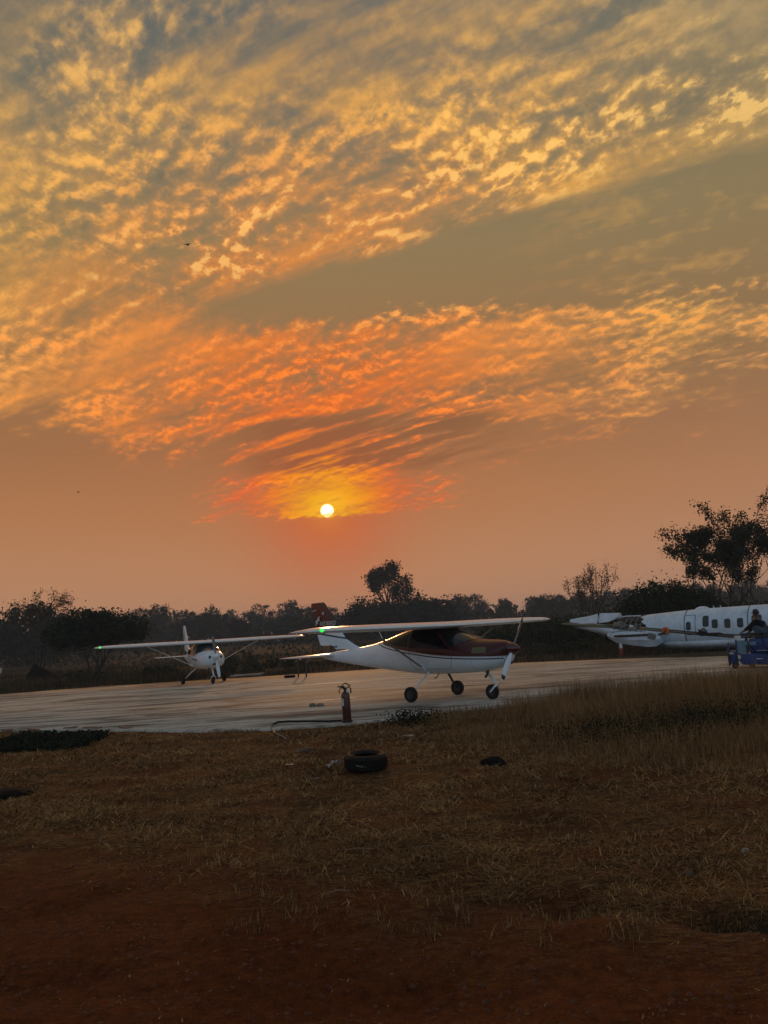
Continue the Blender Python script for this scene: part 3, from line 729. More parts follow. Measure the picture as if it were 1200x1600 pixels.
    for sg in (-1, 1):
        inl.lathe([(.001, .018), (.05, .012), (.058, 0), (.058, -.05)], 16, Matrix.Translation((-.285, sg * .225, 1.09)) @ Matrix.Rotation(R(sg * 18), 4, 'Z') @ Matrix.Rotation(R(90), 4, 'Y'))
    inl.box((-.33, 0, .80), (.10, .22, .07)); inl.box((-.36, -.07, .90), (.12, .12, .05))
    tag(inl.build('air_inlets', M['black'], root, bevel=.01), kind='stuff')
    MB().tube([(-.75, -.16, .72), (-.80, -.17, .56), (-.86, -.17, .50)], .028, 10).build('exhaust_pipe', M['dark_metal'], root)
    # landing gear
    for sg in (-1, 1):
        lg = MB().tube([(-2.36, sg * .34, .64), (-2.44, sg * .60, .42), (-2.49, sg * .82, .20)], [.040, .032, .026], 10, flat=.6).build('main_leg', white if sg < 0 else M['dark_metal'], root)  # far leg's shade is painted in: dark colour against the white near leg
        wheel(root, (-2.49, sg * .885, .175), .175, .135, sg)
        MB().tube([(-2.49, sg * .80, .185), (-2.49, sg * .90, .175)], .02, 8).build('axle', M['dark_metal'], lg)
    ng = MB().tube([(-1.0, 0, .70), (-.80, 0, .47), (-.66, 0, .32)], [.045, .038, .034], 10).build('nose_leg', white, root)
    fk = MB()
    for sg in (-1, 1): fk.tube([(-.66, sg * .02, .33), (-.70, sg * .085, .28), (-.82, sg * .085, .165)], [.026, .022, .018], 8, flat=.5, flatdir=(0, 1, 0))
    fk.build('nose_fork', white, ng)
    wheel(root, (-.82, 0, .165), .165, .115, 1)
    # small step under the door
    MB().tube([(-2.0, -.40, .62), (-2.02, -.48, .52), (-2.02, -.56, .52)], .011, 6).build('step', M['dark_metal'], root)
    return root
M['shaded_strut'] = simple('shaded_strut_paint', (.20, .19, .19), .4)  # the strut's shade is put into a darker paint colour
M['shaded_blade'] = simple('shaded_blade_paint', (.16, .16, .17), .35)  # white blade paint greyed, so the upper blade carries its shade as colour
TRAINERS = None
p1 = aircraft('high wing light aircraft with a dark red nose and red tail fin lettered in white', True, 38, 'high wing light aircraft parked on the apron')
p1.location = (2.80, 17.23, 0); p1.rotation_euler = (0, 0, R(-42.4))
p2 = aircraft('all white high wing light aircraft at the back of the apron, nose towards the camera', False, -8, 'high wing light aircraft parked on the apron')
p2.location = (-7.09, 31.51, 0); p2.rotation_euler = (0, 0, R(-63.8))

# ------------------------------------------------------------------ the broken jet
JET = Body([(-.45, 1.60, 1.54, .02, .5), (0, 1.63, 1.42, .12, .5), (.8, 1.66, 1.20, .30, .5), (1.7, 1.68, .92, .48, .5), (2.8, 1.70, .60, .68, .5), (3.8, 1.74, .30, .82, .5), (4.8, 1.79, .12, .90, .5), (5.8, 1.84, .02, .935, .5), (7.0, 1.87, -.03, .95, .5), (12, 1.87, -.03, .95, .5), (13.2, 1.80, .05, .90, .5), (14.2, 1.45, .20, .70, .45), (15.2, .95, .35, .40, .45), (15.6, .70, .45, .12, .5)], 2.05, 2.05)
TAIL = Body([(-.45, 1.60, 1.54, .02, .5), (0, 1.64, 1.42, .12, .5), (.8, 1.60, 1.20, .30, .5), (1.7, 1.52, .92, .48, .55), (2.4, 1.36, .70, .60, .6), (2.8, 1.28, .60, .68, .62), (3.6, 1.20, .36, .80, .62), (4.3, 1.18, .22, .86, .62)], 2.05, 2.05)
def jet_mat():
    mt, g, b = new_mat('jet_livery'); o = coords(g); x, y, z = g.sep(o)[:3]
    n = g.noise(o, 1.6, 6, .65); k = g.lr(n, .3, .7, .80, 1.08)
    c = g.mix(1.0, (.62, .73, .82), g.xyz(k, k, k), 'MULTIPLY')
    grime = g.mul(g.ss(g.noise(g.vadd(o, (2, 1, .5), 'MULTIPLY'), 3.2, 6, .7), .52, .72), .4); c = g.mix(grime, c, (.22, .23, .24))
    zs = g.mul(curve_node(g, g.lr(x, -.5, 12.5), [(0, .80), (.13, .755), (.27, .665), (.36, .55), (.445, .475), (.6, .34), (.685, .285), (1, .24)]), 2.0)
    d = g.sub(z, zs)
    wide = g.ss(x, 4.4, 3.0)                        # the stripes widen towards the tail
    def band(lo, hi, colr, c, kf=1.0):
        return g.mix(g.mul(g.m('GREATER_THAN', d, lo), g.m('LESS_THAN', d, hi), kf), c, colr)
    cn = band(.03, .085, (.012, .015, .02), c); cn = band(-.01, .03, (.26, .22, .12), cn); cn = band(-.065, -.01, (.012, .015, .02), cn)
    ct = band(-.02, .10, (.010, .012, .016), c); ct = band(-.20, -.05, (.10, .10, .05), ct); ct = band(-.05, -.02, (.40, .38, .30), ct)
    c = g.mix(wide, cn, ct)
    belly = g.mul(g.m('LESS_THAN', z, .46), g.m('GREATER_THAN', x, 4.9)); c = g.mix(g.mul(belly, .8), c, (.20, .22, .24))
    g.put(b.inputs['Base Color'], c); b.inputs['Roughness'].default_value = .4
    bump(g, b, g.noise(o, .9, 2, .5), .02, .4)
    return mt
M['jet'] = jet_mat(); M['seam'] = simple('dark_seam', (.03, .045, .075), .5)
jet = empty('wrecked_jet', (9.12, 39.7, -.01), R(-39), 'white wingless jet fuselage with torn open tail resting in grass behind the apron', 'aeroplane')
rj = random.Random(4)
jg = [rj.uniform(-.22, .30) for _ in range(60)]
hull = JET.loft(4.0, 15.6, nth=48, xs=[4.0, 4.35] + [4.7 + .4 * i for i in range(26)] + [15.3, 15.6], cap0=False, jag=lambda k_, th: jg[k_ % 60] * (1 if math.cos(th) > -.3 else .3)).build('fuselage', M['jet'], jet, smooth=50)
TAIL.loft(-.45, 4.3, nx=24, nth=40, jag=None).build('tail_section', M['jet'], jet, smooth=50)
# bulkhead and ribs seen through the tear
mb = MB(); mb.lathe([(.001, 0), (.80, 0), (.80, .03), (.001, .03)], 28, Matrix.Translation((4.55, 0, .95)) @ Matrix.Rotation(R(90), 4, 'Y')); mb.build('bulkhead', M['grey'], jet)
for i, xx in enumerate((2.55, 2.85, 3.15, 3.42, 3.70, 3.95)):
    mb = MB(); zt, zb, w, zc = JET.at(xx); top = zt - .06
    mb.tube([Vector((xx, w * .93 * math.sin(a), zc + (top - zc) * math.cos(a))) for a in [R(-95 + 190 * k / 12) for k in range(13)]], .022 if i % 2 else .03, 6)
    mb.build('rib', M['bare'] if i % 2 else M['grey'], jet)
mb = MB()
for yy, z0 in ((-.62, 1.30), (-.3, 1.52), (-.75, 1.1), (.1, 1.6)): mb.tube([(2.4, yy * .8, z0 - .08), (3.2, yy, z0 - .02), (4.3, yy * 1.05, z0 + .03)], .018, 5)
mb.build('stringer', M['grey'], jet)
for k in range(9):
    mb = MB(); c0 = Vector((2.7 + 1.3 * rj.random(), -.25 - .5 * rj.random(), 1.15 + .35 * rj.random()))
    mb.box(c0, (.10 + .25 * rj.random(), .1 + .2 * rj.random(), .08 + .22 * rj.random()), Matrix.Rotation(rj.uniform(-.6, .6), 3, 'Y') @ Matrix.Rotation(rj.uniform(-.6, .6), 3, 'X'))
    mb.build('equipment_box', rj.choice([M['bare'], M['grey'], M['dark_metal'], M['worn_white']]), jet, bevel=.01)
# torn upper skin and fin stub on the tail cone
def sheet(pts, name, mat, th=.02, yy=-.06):
    mb = MB(); mb.prism(pts, th, Matrix.Translation((0, yy, 0))); return mb.build(name, mat, jet, smooth=None)
mb = MB()
for yy in (-.30, .0): pass
P = [(.05, 1.62, 1.76), (.30, 1.63, 1.79), (.8, 1.62, 1.84), (1.3, 1.60, 1.90), (1.55, 1.58, 1.96), (1.60, 1.56, 1.80)]
vs = []
for xx, lo, hi in P: w_ = JET.at(xx)[2]; vs += [(xx, -w_ * .85, lo - .10), (xx, -w_ * .42, (lo + hi) / 2 + .02), (xx, -.04, hi), (xx, -.02, lo)]
mb.add(vs, [(i * 4 + k, i * 4 + (k + 1) % 4, (i + 1) * 4 + (k + 1) % 4, (i + 1) * 4 + k) for i in range(len(P) - 1) for k in range(4)] + [(0, 1, 2, 3), (20, 21, 22, 23)])
mb.build('torn_skin', M['worn_white'], jet, smooth=20)
mb = MB(); P = [(1.72, 1.52, 1.96), (1.80, 1.50, 1.97), (2.2, 1.52, 1.95), (2.62, 1.66, 1.93), (2.70, 1.76, 1.92)]
vs = []
for xx, lo, hi in P: vs += [(xx, -.34, lo), (xx, -.16, hi), (xx, .10, hi), (xx, .22, lo)]
mb.add(vs, [(i * 4 + k, i * 4 + (k + 1) % 4, (i + 1) * 4 + (k + 1) % 4, (i + 1) * 4 + k) for i in range(len(P) - 1) for k in range(4)] + [(0, 1, 2, 3), (16, 17, 18, 19)])
mb.build('fin_stub', M['worn_white'], jet, smooth=20)
mb = MB(); mb.tube([(2.6, -.3, 1.70), (3.2, -.4, 1.74), (3.9, -.45, 1.72)], .03, 6); mb.build('torn_edge', M['worn_white'], jet)
# what is left of the engine pylon, with its dark slot
mb = MB(); P = [(2.35, .78, .98, -1.00), (2.8, .52, .95, -1.12), (3.6, .38, .93, -1.22), (4.35, .28, .93, -1.28), (4.75, .30, .90, -1.26), (4.95, .42, .80, -1.2)]
vs = []
for xx, lo, hi, yy in P: vs += [(xx, -.55, lo + .1), (xx, yy + .12, lo), (xx, yy, (lo + hi) / 2), (xx, yy + .12, hi), (xx, -.55, hi)]
mb.add(vs, [(i * 5 + k, i * 5 + (k + 1) % 5, (i + 1) * 5 + (k + 1) % 5, (i + 1) * 5 + k) for i in range(len(P) - 1) for k in range(5)] + [tuple(range(5)), tuple(range(25, 30))])
py_ = mb.build('engine_pylon', M['worn_white'], jet, smooth=35)
MB().box((3.75, -1.20, .84), (1.9, .12, .10)).build('slot', M['black'], py_, bevel=.03)
MB().box((4.62, -1.26, .76), (.34, .10, .26), Matrix.Rotation(.3, 3, 'Y')).build('bracket', M['grey'], py_, bevel=.02)
MB().tube([(4.85, -1.1, .80), (5.15, -1.02, .90)], .05, 8).build('pipe_end', M['dark_metal'], py_)
MB().tube([(2.45, -1.06, 1.02), (2.78, -1.14, .82)], .028, 6).build('loose_rod', M['label_white'], jet)
mt_ = Matrix.Translation((5.17, -.955, .97)) @ Matrix.Rotation(R(90), 4, 'X')
mb = MB(); mb.lathe([(.175, -.02), (.175, .02), (.15, .045), (.001, .05)], 20, mt_); dsk = mb.build('round_cover', M['orange'], jet)
mb = MB(); mb.lathe([(.075, .04), (.07, .06), (.001, .065)], 12, mt_); mb.build('centre_boss', M['dull_red'], dsk)
# rings, door, windows
for xx in (6.02, 8.72, 11.0):
    mb = MB(); mb.tube([JET.pt(xx, 2 * math.pi * k / 48, .004) for k in range(49)], .018, 6, cap=False); mb.build('frame_seam', M['seam'], jet)
mb = MB()
for a, b_, c_, e_ in ((6.06, 1.60, 6.50, 1.60), (6.50, 1.60, 6.50, .74), (6.50, .74, 6.08, .74)):
    mb.tube([JET.side(a + (c_ - a) * i / 8, b_ + (e_ - b_) * i / 8, -1, .002) for i in range(9)], .013, 5)
door = mb.build('door', M['seam'], jet)
for i, (xx, zz, w_, h_) in enumerate(((6.20, 1.13, .17, .33), (6.96, 1.30, .22, .44), (7.35, 1.17, .21, .34), (7.88, 1.16, .21, .36), (8.41, 1.16, .21, .36), (9.08, 1.18, .36, .52), (9.9, 1.16, .21, .36), (10.5, 1.16, .21, .36))):
    fr = JET.rounded(xx, zz, w_ + .05, h_ + .05, .085, -1, .004).build('window', M['seam'], door if i == 0 else jet)
    if i == 0: fr.name = 'door_window'
    pn = JET.rounded(xx, zz, w_, h_, .07, -1, .010)
    pn.build('pane', M['window'], fr if i else jet)
mb = MB(); mb.lathe([(.001, .12), (.12, .10), (.22, .05), (.26, -.03), (.26, -.08)], 20, Matrix.Translation((6.62, 0, 1.86)) @ Matrix.Scale(1.25, 4, (1, 0, 0))); mb.build('antenna_dome', M['worn_white'], jet)
for xx in (7.15, 7.45): MB().tube([(xx, 0, 1.84), (xx - .04, 0, 1.97)], [.03, .012], 6).build('antenna_blade', M['worn_white'], jet)
# torn hole where the wing was, and the root fairing
def hole(cx, cz, rx, rz, seed, name, mat, off):
    r_ = random.Random(seed); pts = []
    for k in range(18):
        a = 2 * math.pi * k / 18; q = r_.uniform(.6, 1.15); pts.append((cx + rx * q * math.cos(a), cz + rz * q * math.sin(a)))
    mb = MB(); vs = [JET.side(cx, cz, -1, off)] + [JET.side(a, b_, -1, off) for a, b_ in pts] + [JET.side(a, b_, -1, -.02) for a, b_ in pts]
    N = 18; mb.add(vs, [(0, 1 + k, 1 + (k + 1) % N) for k in range(N)] + [(1 + k, 1 + N + k, 1 + N + (k + 1) % N, 1 + (k + 1) % N) for k in range(N)])
    return mb.build(name, mat, jet, smooth=None)
hole(6.80, .84, .24, .20, 3, 'torn_opening', M['stripe_black'], .012)
hole(7.25, .72, .42, .07, 5, 'torn_opening', M['dark_metal'], .010)
MB().box(JET.side(6.86, .92, -1, .05), (.20, .08, .10), Matrix.Rotation(.4, 3, 'Y')).build('bracket', M['grey'], jet, bevel=.01)
mb = MB(); P = [(4.9, .28, .03), (5.6, .36, .10), (6.6, .40, .16), (7.8, .36, .16), (8.8, .30, .10), (9.8, .24, .02)]
vs = []
for xx, hh, dy in P:
    for k in range(7):
        a = R(20 + 25 * k); q = JET.side(xx, max(.0, .46 - (hh + .04) * k / 6), -1, dy * math.sin(R(180 * k / 6)) + .004); vs.append(q)
mb.add(vs, [(i * 7 + k, i * 7 + k + 1, (i + 1) * 7 + k + 1, (i + 1) * 7 + k) for i in range(len(P) - 1) for k in range(6)]); mb.build('wing_root_fairing', M['worn_white'], jet, smooth=50)
for xx, yy in ((5.0, -.3), (5.0, .4), (9.4, -.4), (9.4, .4)): MB().box((xx, yy, .03), (.3, .2, .26)).build('support_block', M['dark_metal'], jet)

M['dry_wood'] = simple('dry_wood', (.26, .18, .11), .9)
# ------------------------------------------------------------------ blue service cart with a person on it
cart = empty('service_cart', (9.57, 22.48, 0), R(-25), 'blue wheeled service cart with hoses standing on the right of the apron', 'service cart')
B = M['blue']
MB().box((1.35, .5, .27), (2.0, .95, .30)).build('chassis', B, cart, bevel=.02)
MB().box((1.35, .5, .13), (1.9, .80, .05)).build('under_frame', M['black'], cart)
MB().box((1.45, .55, .63), (1.7, .75, .40)).build('machine_housing', M['blue'], cart, bevel=.04)
MB().box((1.5, .55, .87), (1.5, .62, .10)).build('top_cover', M['black'], cart, bevel=.03)
MB().box((.40, .10, .62), (.22, .06, .36)).build('side_panel', M['pale_blue'], cart, bevel=.01)
MB().box((.33, .07, .88), (.16, .12, .11)).build('white_box', M['label_white'], cart, bevel=.012)
for xx in (.27, .53): MB().box((xx, .12, .60), (.045, .05, .72)).build('upright', B, cart, bevel=.006)
MB().tube([(.42, .12, .97), (.75, .12, .985), (2.3, .12, .985)], .022, 8).build('hand_rail', M['dark_metal'], cart)
MB().box((.62, .03, .70), (.34, .03, .10)).build('gauge_panel', M['pale_blue'], cart, bevel=.006)
MB().box((1.0, .03, .50), (.5, .02, .02)).build('pipe_clip', M['metal'], cart)
MB().box((.82, .015, .27), (.16, .012, .022)).build('label_plate', M['label_white'], cart)
MB().box((.30, .015, .34), (.035, .02, .12)).build('label_plate', M['label_white'], cart)
MB().box((.30, .015, .18), (.035, .02, .12)).build('label_plate', M['label_white'], cart)
for pth in (((.55, .02, .92), (.60, -.03, .65), (.80, -.05, .45), (1.05, -.03, .40)), ((.95, .02, .85), (.98, -.05, .6), (1.15, -.04, .44)), ((1.2, .0, .60), (1.5, -.04, .48), (1.9, -.02, .58))):
    MB().tube([Vector(a).lerp(Vector(b), t / 4) for a, b in zip(pth, pth[1:]) for t in range(4)] + [pth[-1]], .017, 6).build('hose', M['rubber'], cart)
MB().box((.13, .40, .33), (.22, .50, .36)).build('front_bumper', B, cart, bevel=.03)
MB().box((.03, .36, .33), (.05, .62, .46)).build('bumper_plate', M['black'], cart, bevel=.01)
MB().box((.25, .40, .22), (.25, .3, .10)).build('draw_bar', B, cart)
MB().box((.06, .28, .62), (.05, .05, .25)).build('tow_post', B, cart, bevel=.006)
MB().box((.11, .08, .45), (.12, .02, .06)).build('bumper_bracket', M['metal'], cart)
for xx, yy, r_ in ((.17, .15, .085), (.17, .85, .085), (.62, .15, .075), (2.0, .15, .085), (2.0, .85, .085)):
    wl = MB(); wl.lathe([(r_ * .4, -.03), (r_ * .9, -.035), (r_, -.02), (r_, .02), (r_ * .9, .035), (r_ * .4, .03)], 18, Matrix.Translation((xx, yy, r_)) @ Matrix.Rotation(R(90), 4, 'X'), closed=True)
    w_ = wl.build('wheel', M['rubber'], cart)
    MB().box((xx, yy, r_ + .03), (.03, .09, .10)).build('caster_fork', M['dark_metal'], w_)

def skin_obj(name, joints, edges, mat, parent, sub=2):
    """joints: (x, y, z, rx, ry); one continuous skinned surface"""
    me = bpy.data.meshes.new(name); me.from_pydata([j[:3] for j in joints], edges, [])
    o = bpy.data.objects.new(name, me); col.objects.link(o)
    md = o.modifiers.new('skin', 'SKIN'); md.use_smooth_shade = True
    sv = me.skin_vertices[0].data
    for i, j in enumerate(joints): sv[i].radius = (j[3], j[4]); sv[i].use_root = (i == 0)
    o.modifiers.new('sub', 'SUBSURF').levels = sub; o.modifiers['sub'].render_levels = sub
    dg = bpy.context.evaluated_depsgraph_get(); dg.update()
    m2 = bpy.data.meshes.new_from_object(o.evaluated_get(dg)); bpy.data.objects.remove(o)
    m2.materials.clear(); m2.materials.append(mat)
    m2.polygons.foreach_set('use_smooth', [True] * len(m2.polygons))
    o = bpy.data.objects.new(name, m2); col.objects.link(o); o.parent = parent
    return o
# a person squatting on the cart, turned to the left, one arm reaching down to the rail
pj = [(1.08, .45, .98, .13, .13), (1.04, .45, 1.10, .125, .14), (.93, .45, 1.24, .13, .16), (.86, .45, 1.345, .075, .09), (.86, .45, 1.42, .048, .048), (.87, .45, 1.48, .062, .055), (.865, .45, 1.555, .085, .074), (.88, .45, 1.61, .062, .058),
      (.83, .30, 1.31, .058, .058), (.68, .24, 1.17, .044, .044), (.52, .18, 1.06, .032, .032), (.45, .16, 1.02, .034, .022),
      (.84, .62, 1.31, .058, .058), (.72, .68, 1.12, .044, .044), (.66, .55, 1.02, .032, .032), (.62, .50, 1.0, .034, .022),
      (1.02, .33, 1.0, .095, .095), (.78, .27, 1.17, .075, .075), (.86, .27, .97, .055, .055), (.84, .27, .935, .042, .04), (.74, .27, .925, .038, .03),
      (1.02, .57, 1.0, .095, .095), (.80, .62, 1.15, .075, .075), (.90, .62, .97, .055, .055), (.88, .62, .935, .042, .04), (.78, .62, .925, .038, .03)]
pe = [(0, 1), (1, 2), (2, 3), (3, 4), (4, 5), (5, 6), (6, 7), (3, 8), (8, 9), (9, 10), (10, 11), (3, 12), (12, 13), (13, 14), (14, 15), (0, 16), (16, 17), (17, 18), (18, 19), (19, 20), (0, 21), (21, 22), (22, 23), (23, 24), (24, 25)]
person = empty('person', (9.57, 22.48, 0), R(-25), 'person in dark jacket and grey trousers squatting on the blue service cart', 'person')
body = skin_obj('body', pj, pe, M['skin'], person)
def grown(idx, ed, k): return [(*pj[i][:3], pj[i][3] * k + .008, pj[i][4] * k + .008) for i in idx], [(idx.index(a), idx.index(b)) for a, b in ed]
j, e = grown([1, 2, 3, 8, 9, 10, 12, 13, 14], [(1, 2), (2, 3), (3, 8), (8, 9), (9, 10), (3, 12), (12, 13), (13, 14)], 1.13); skin_obj('jacket', j, e, M['jacket'], person)
j, e = grown([0, 16, 17, 18, 19, 21, 22, 23, 24], [(0, 16), (16, 17), (17, 18), (18, 19), (0, 21), (21, 22), (22, 23), (23, 24)], 1.12); skin_obj('trousers', j, e, M['jeans'], person)
hm = MB(); hm.lathe([(.001, .10), (.045, .092), (.078, .06), (.090, .01), (.086, -.035), (.060, -.07)], 16, Matrix.Translation((.885, .45, 1.565)) @ Matrix.Rotation(R(-18), 4, 'Y')); hm.build('hair', M['hair'], person)
for yy in (.27, .62): MB().box((.79, yy, .935), (.24, .09, .06)).build('shoe', M['black'], person, bevel=.02)
for (hx, hy, hz) in ((.44, .155, 1.015), (.61, .495, 1.0)):
    hd = MB()
    for q in range(4): hd.tube([(hx + .0, hy - .03 + .02 * q, hz), (hx - .045 + .004 * abs(q - 1.5), hy - .032 + .022 * q, hz - .012), (hx - .062 + .006 * abs(q - 1.5), hy - .032 + .022 * q, hz - .04)], [.010, .009, .007], 6)
    hd.tube([(hx + .01, hy - .035, hz), (hx - .015, hy - .055, hz - .01), (hx - .035, hy - .05, hz - .03)], [.011, .010, .008], 6)
    hd.build('fingers', M['skin'], person)
fc = MB(); fc.lathe([(.001, .03), (.010, .018), (.016, -.012), (.012, -.02)], 8, Matrix.Translation((.782, .45, 1.545)) @ Matrix.Rotation(R(-80), 4, 'Y')); fc.build('nose', M['skin'], person)

# ------------------------------------------------------------------ fire extinguisher on the apron's edge
fx = empty('fire_extinguisher', (-.93, 14.90, 0), R(20), 'dark red fire extinguisher standing at the near edge of the apron', 'fire extinguisher')
mb = MB(); mb.lathe([(.098, 0), (.106, .012), (.106, .03), (.088, .04), (.086, .50), (.080, .545), (.060, .58), (.030, .60), (.026, .62)], 28); cyl = mb.build('cylinder', M['ext_red'], fx)
MB().lathe([(.108, 0), (.109, .035), (.100, .04)], 28, Matrix.Translation((0, 0, .001))).build('foot_ring', M['black'], cyl)
MB().lathe([(.030, .615), (.032, .65), (.022, .655), (.022, .675)], 16).build('valve', M['dark_metal'], fx)
MB().tube([(.0, 0, .665), (-.06, 0, .70), (-.15, 0, .705)], [.014, .016, .010], 8).build('carry_handle', M['black'], fx)
MB().tube([(.0, 0, .675), (-.05, 0, .735), (.02, 0, .765), (.09, 0, .715), (.12, 0, .70)], [.010, .012, .013, .011, .010], 8).build('squeeze_lever', M['black'], fx)
MB().tube([(.02, 0, .65), (.09, 0, .69), (.11, -.03, .64), (.10, -.06, .56)], .014, 8).build('discharge_hose', M['rubber'], fx)
MB().tube([(-.02, -.01, .66), (-.10, -.03, .68), (-.135, -.03, .62), (-.12, -.03, .575)], .011, 8).build('hose_loop', M['rubber'], fx)
MB().lathe([(.030, -.006), (.030, .008), (.001, .01)], 14, Matrix.Translation((.04, -.05, .60)) @ Matrix.Rotation(R(60), 4, 'X')).build('pressure_gauge', M['label_white'], fx)
mb = MB()
lab = [(.0885 * math.cos(a), .0885 * math.sin(a)) for a in [R(186 + 8 * k) for k in range(6)]]
mb.add([(a, b, h) for a, b in lab for h in (.33, .47)], [(2 * i, 2 * i + 1, 2 * i + 3, 2 * i + 2) for i in range(5)]); mb.build('label', M['label_white'], cyl)
fx.scale = (.95, .95, .95); fx.rotation_euler = (0, R(-1.5), R(20))

# ------------------------------------------------------------------ hose lying along the edge
def gz(x, y): return float(height(np.array([x]), np.array([y]))[0])
pts = [(-1.0, 14.98, .03), (-1.3, 15.0, .03), (-1.7, 15.03, .05), (-2.05, 15.06, .065), (-2.26, 15.05, .065), (-2.34, 14.95, .04), (-2.34, 14.7, -.0), (-2.18, 14.2, -.05), (-2.02, 13.8, gz(-2.02, 13.8) + .02), (-1.9, 13.5, gz(-1.9, 13.5) + .015)]
pts = [Vector(p) for p in pts]; P = []
for i in range(len(pts) - 1):
    for t in range(4): P.append(pts[i].lerp(pts[i + 1], t / 4))
P.append(pts[-1])
hs = empty('hose', pts[0], 0, 'dark hose running from the fire extinguisher along the apron edge and over it', 'hose')
L0 = pts[0]
MB().tube([p - L0 for p in P[:22]], .020, 8).build('black_length', M['rubber'], hs)
MB().tube([p - L0 for p in P[21:]], .015, 8).build('pale_end', M['grey'], hs)

# ------------------------------------------------------------------ old tyre lying on its side
ty = empty('old_tyre', (-.42, 10.0, gz(-.42, 10.0) + .005), 0, 'worn black car tyre lying flat on the dry ground', 'tyre')
ty.rotation_euler = (R(3), R(1.5), 0); ty.scale = (.93, .93, .88)
prof = [(.165, .030), (.190, .012), (.235, .002), (.265, .012), (.280, .035), (.286, .075), (.286, .150), (.280, .185), (.262, .206), (.232, .216), (.195, .208), (.170, .190), (.166, .180), (.185, .176), (.240, .165), (.262, .13), (.262, .085), (.240, .05), (.19, .04)]
mb = MB(); mb.lathe(prof, 56, closed=True); cs_ = mb.build('carcass', M['old_rubber'], ty, smooth=60)
mb = MB()
for k in range(56):
    for h, off in ((.052, 0), (.088, .5), (.124, 0), (.160, .5)):
        a = 2 * math.pi * (k + off) / 56; mb.box((.287 * math.cos(a), .287 * math.sin(a), h), (.012, .024, .028), Matrix.Rotation(a, 3, 'Z'))
tag(mb.build('tread_blocks', M['old_rubber'], ty, smooth=None), kind='stuff')
for zz in (.209,):
    mb = MB(); mb.lathe([(.215, zz), (.218, zz + .010), (.224, zz + .010), (.226, zz)], 48, closed=True); mb.build('sidewall_rib', M['old_rubber'], ty)
MB().box((-.06, -.284, .10), (.13, .012, .018), Matrix.Rotation(R(12), 3, 'Y')).build('scuff_mark', M['bare'], ty)

# ------------------------------------------------------------------ small things on the apron and beyond it
st = empty('trestle', (-3.9, 33.4, 0), R(10), 'dark metal stand behind the tail of the red nosed aircraft', 'trestle')
for xx in (-.17, .17): MB().tube([(xx, 0, 0), (xx * .9, 0, .80)], .035, 8).build('leg', M['dark_metal'], st)
MB().tube([(-.17, 0, .80), (.17, 0, .80)], .03, 8).build('top_bar', M['dark_metal'], st)
MB().box((-.04, -.04, .78), (.16, .06, .07), Matrix.Rotation(R(-35), 3, 'Y')).build('pale_fitting', M['label_white'], st, bevel=.01)
kb = MB(); kb.box((0, 0, .05), (.46, .16, .10)); kb = kb.build('timber_block', M['rock'], bevel=.015); kb.location = (-4.45, 33.5, 0); tag(kb, 'low dark timber block lying left of the metal stand', 'block')
ld = empty('ladder', (-6.9, 36.9, -.02), R(-8), 'pale metal ladder lying at the far edge of the apron', 'ladder')
for yy in (-.22, .22): MB().box((0, yy, .10), (1.5, .05, .08), Matrix.Rotation(R(-1), 3, 'Y')).build('rail', M['metal'], ld, bevel=.006)
for k in range(5): MB().tube([(-.6 + .3 * k, -.22, .10), (-.6 + .3 * k, .22, .10)], .02, 6).build('rung', M['metal'], ld)
for k, (xx, yy, rz) in enumerate(((-1.98, 18.9, .3), (-1.78, 18.75, -.4))):
    ck = MB().prism([(-.10, 0), (.10, 0), (.02, .07), (-.06, .07)], .09); o = ck.build('wheel_chock', M['bare'], bevel=.008); o.location = (xx, yy, .0); o.rotation_euler = (0, 0, rz)
    tag(o, ('small brown chock on the apron behind the fire extinguisher, left one of two', 'small brown chock on the apron behind the fire extinguisher, right one of two')[k], 'chock', 'wheel chocks')
bo = empty('marker_post', (10.14, 34.75, -.03), 0, 'small red marker post with a white top below the broken jet tail', 'marker post')
MB().lathe([(.11, 0), (.10, .03), (.085, .05), (.080, .36), (.075, .37)], 16).build('base', M['dull_red'], bo)
MB().lathe([(.070, .37), (.070, .50), (.045, .56), (.015, .58)], 16).build('top', M['label_white'], bo)
wm = empty('white_marker', (-33.3, 66.0, gz(-33.3, 66)), 0, 'small white marker post in the field at the far left', 'marker post')
MB().box((0, 0, .25), (.08, .08, .5)).build('post', M['bare'], wm); MB().box((0, 0, .68), (.34, .08, .42)).build('board', M['label_white'], wm, bevel=.01)
# dark tarpaulin-covered heap at the left
tp = MB(); P = [(-1.3, 0), (-1.15, .7), (-.8, 1.35), (-.5, 1.25), (.2, .85), (.9, .45), (1.6, .15), (1.7, 0)]
vs = []
for yy, kk in ((-.7, .25), (-.5, .8), (0, 1.0), (.5, .8), (.7, .25)): vs += [(a * (.85 + .15 * kk), yy, max(0, b * kk)) for a, b in P]
n = len(P); tp.add(vs, [(i * n + k, i * n + k + 1, (i + 1) * n + k + 1, (i + 1) * n + k) for i in range(4) for k in range(n - 1)]); tpo = tp.build('covered_heap', M['rock'], smooth=25)
tpo.location = (-24.2, 54.0, gz(-24.2, 54) - .05); tpo.scale = (.82, .8, .82); tag(tpo, 'black sloping covered heap under the thin tree at the left', 'heap')

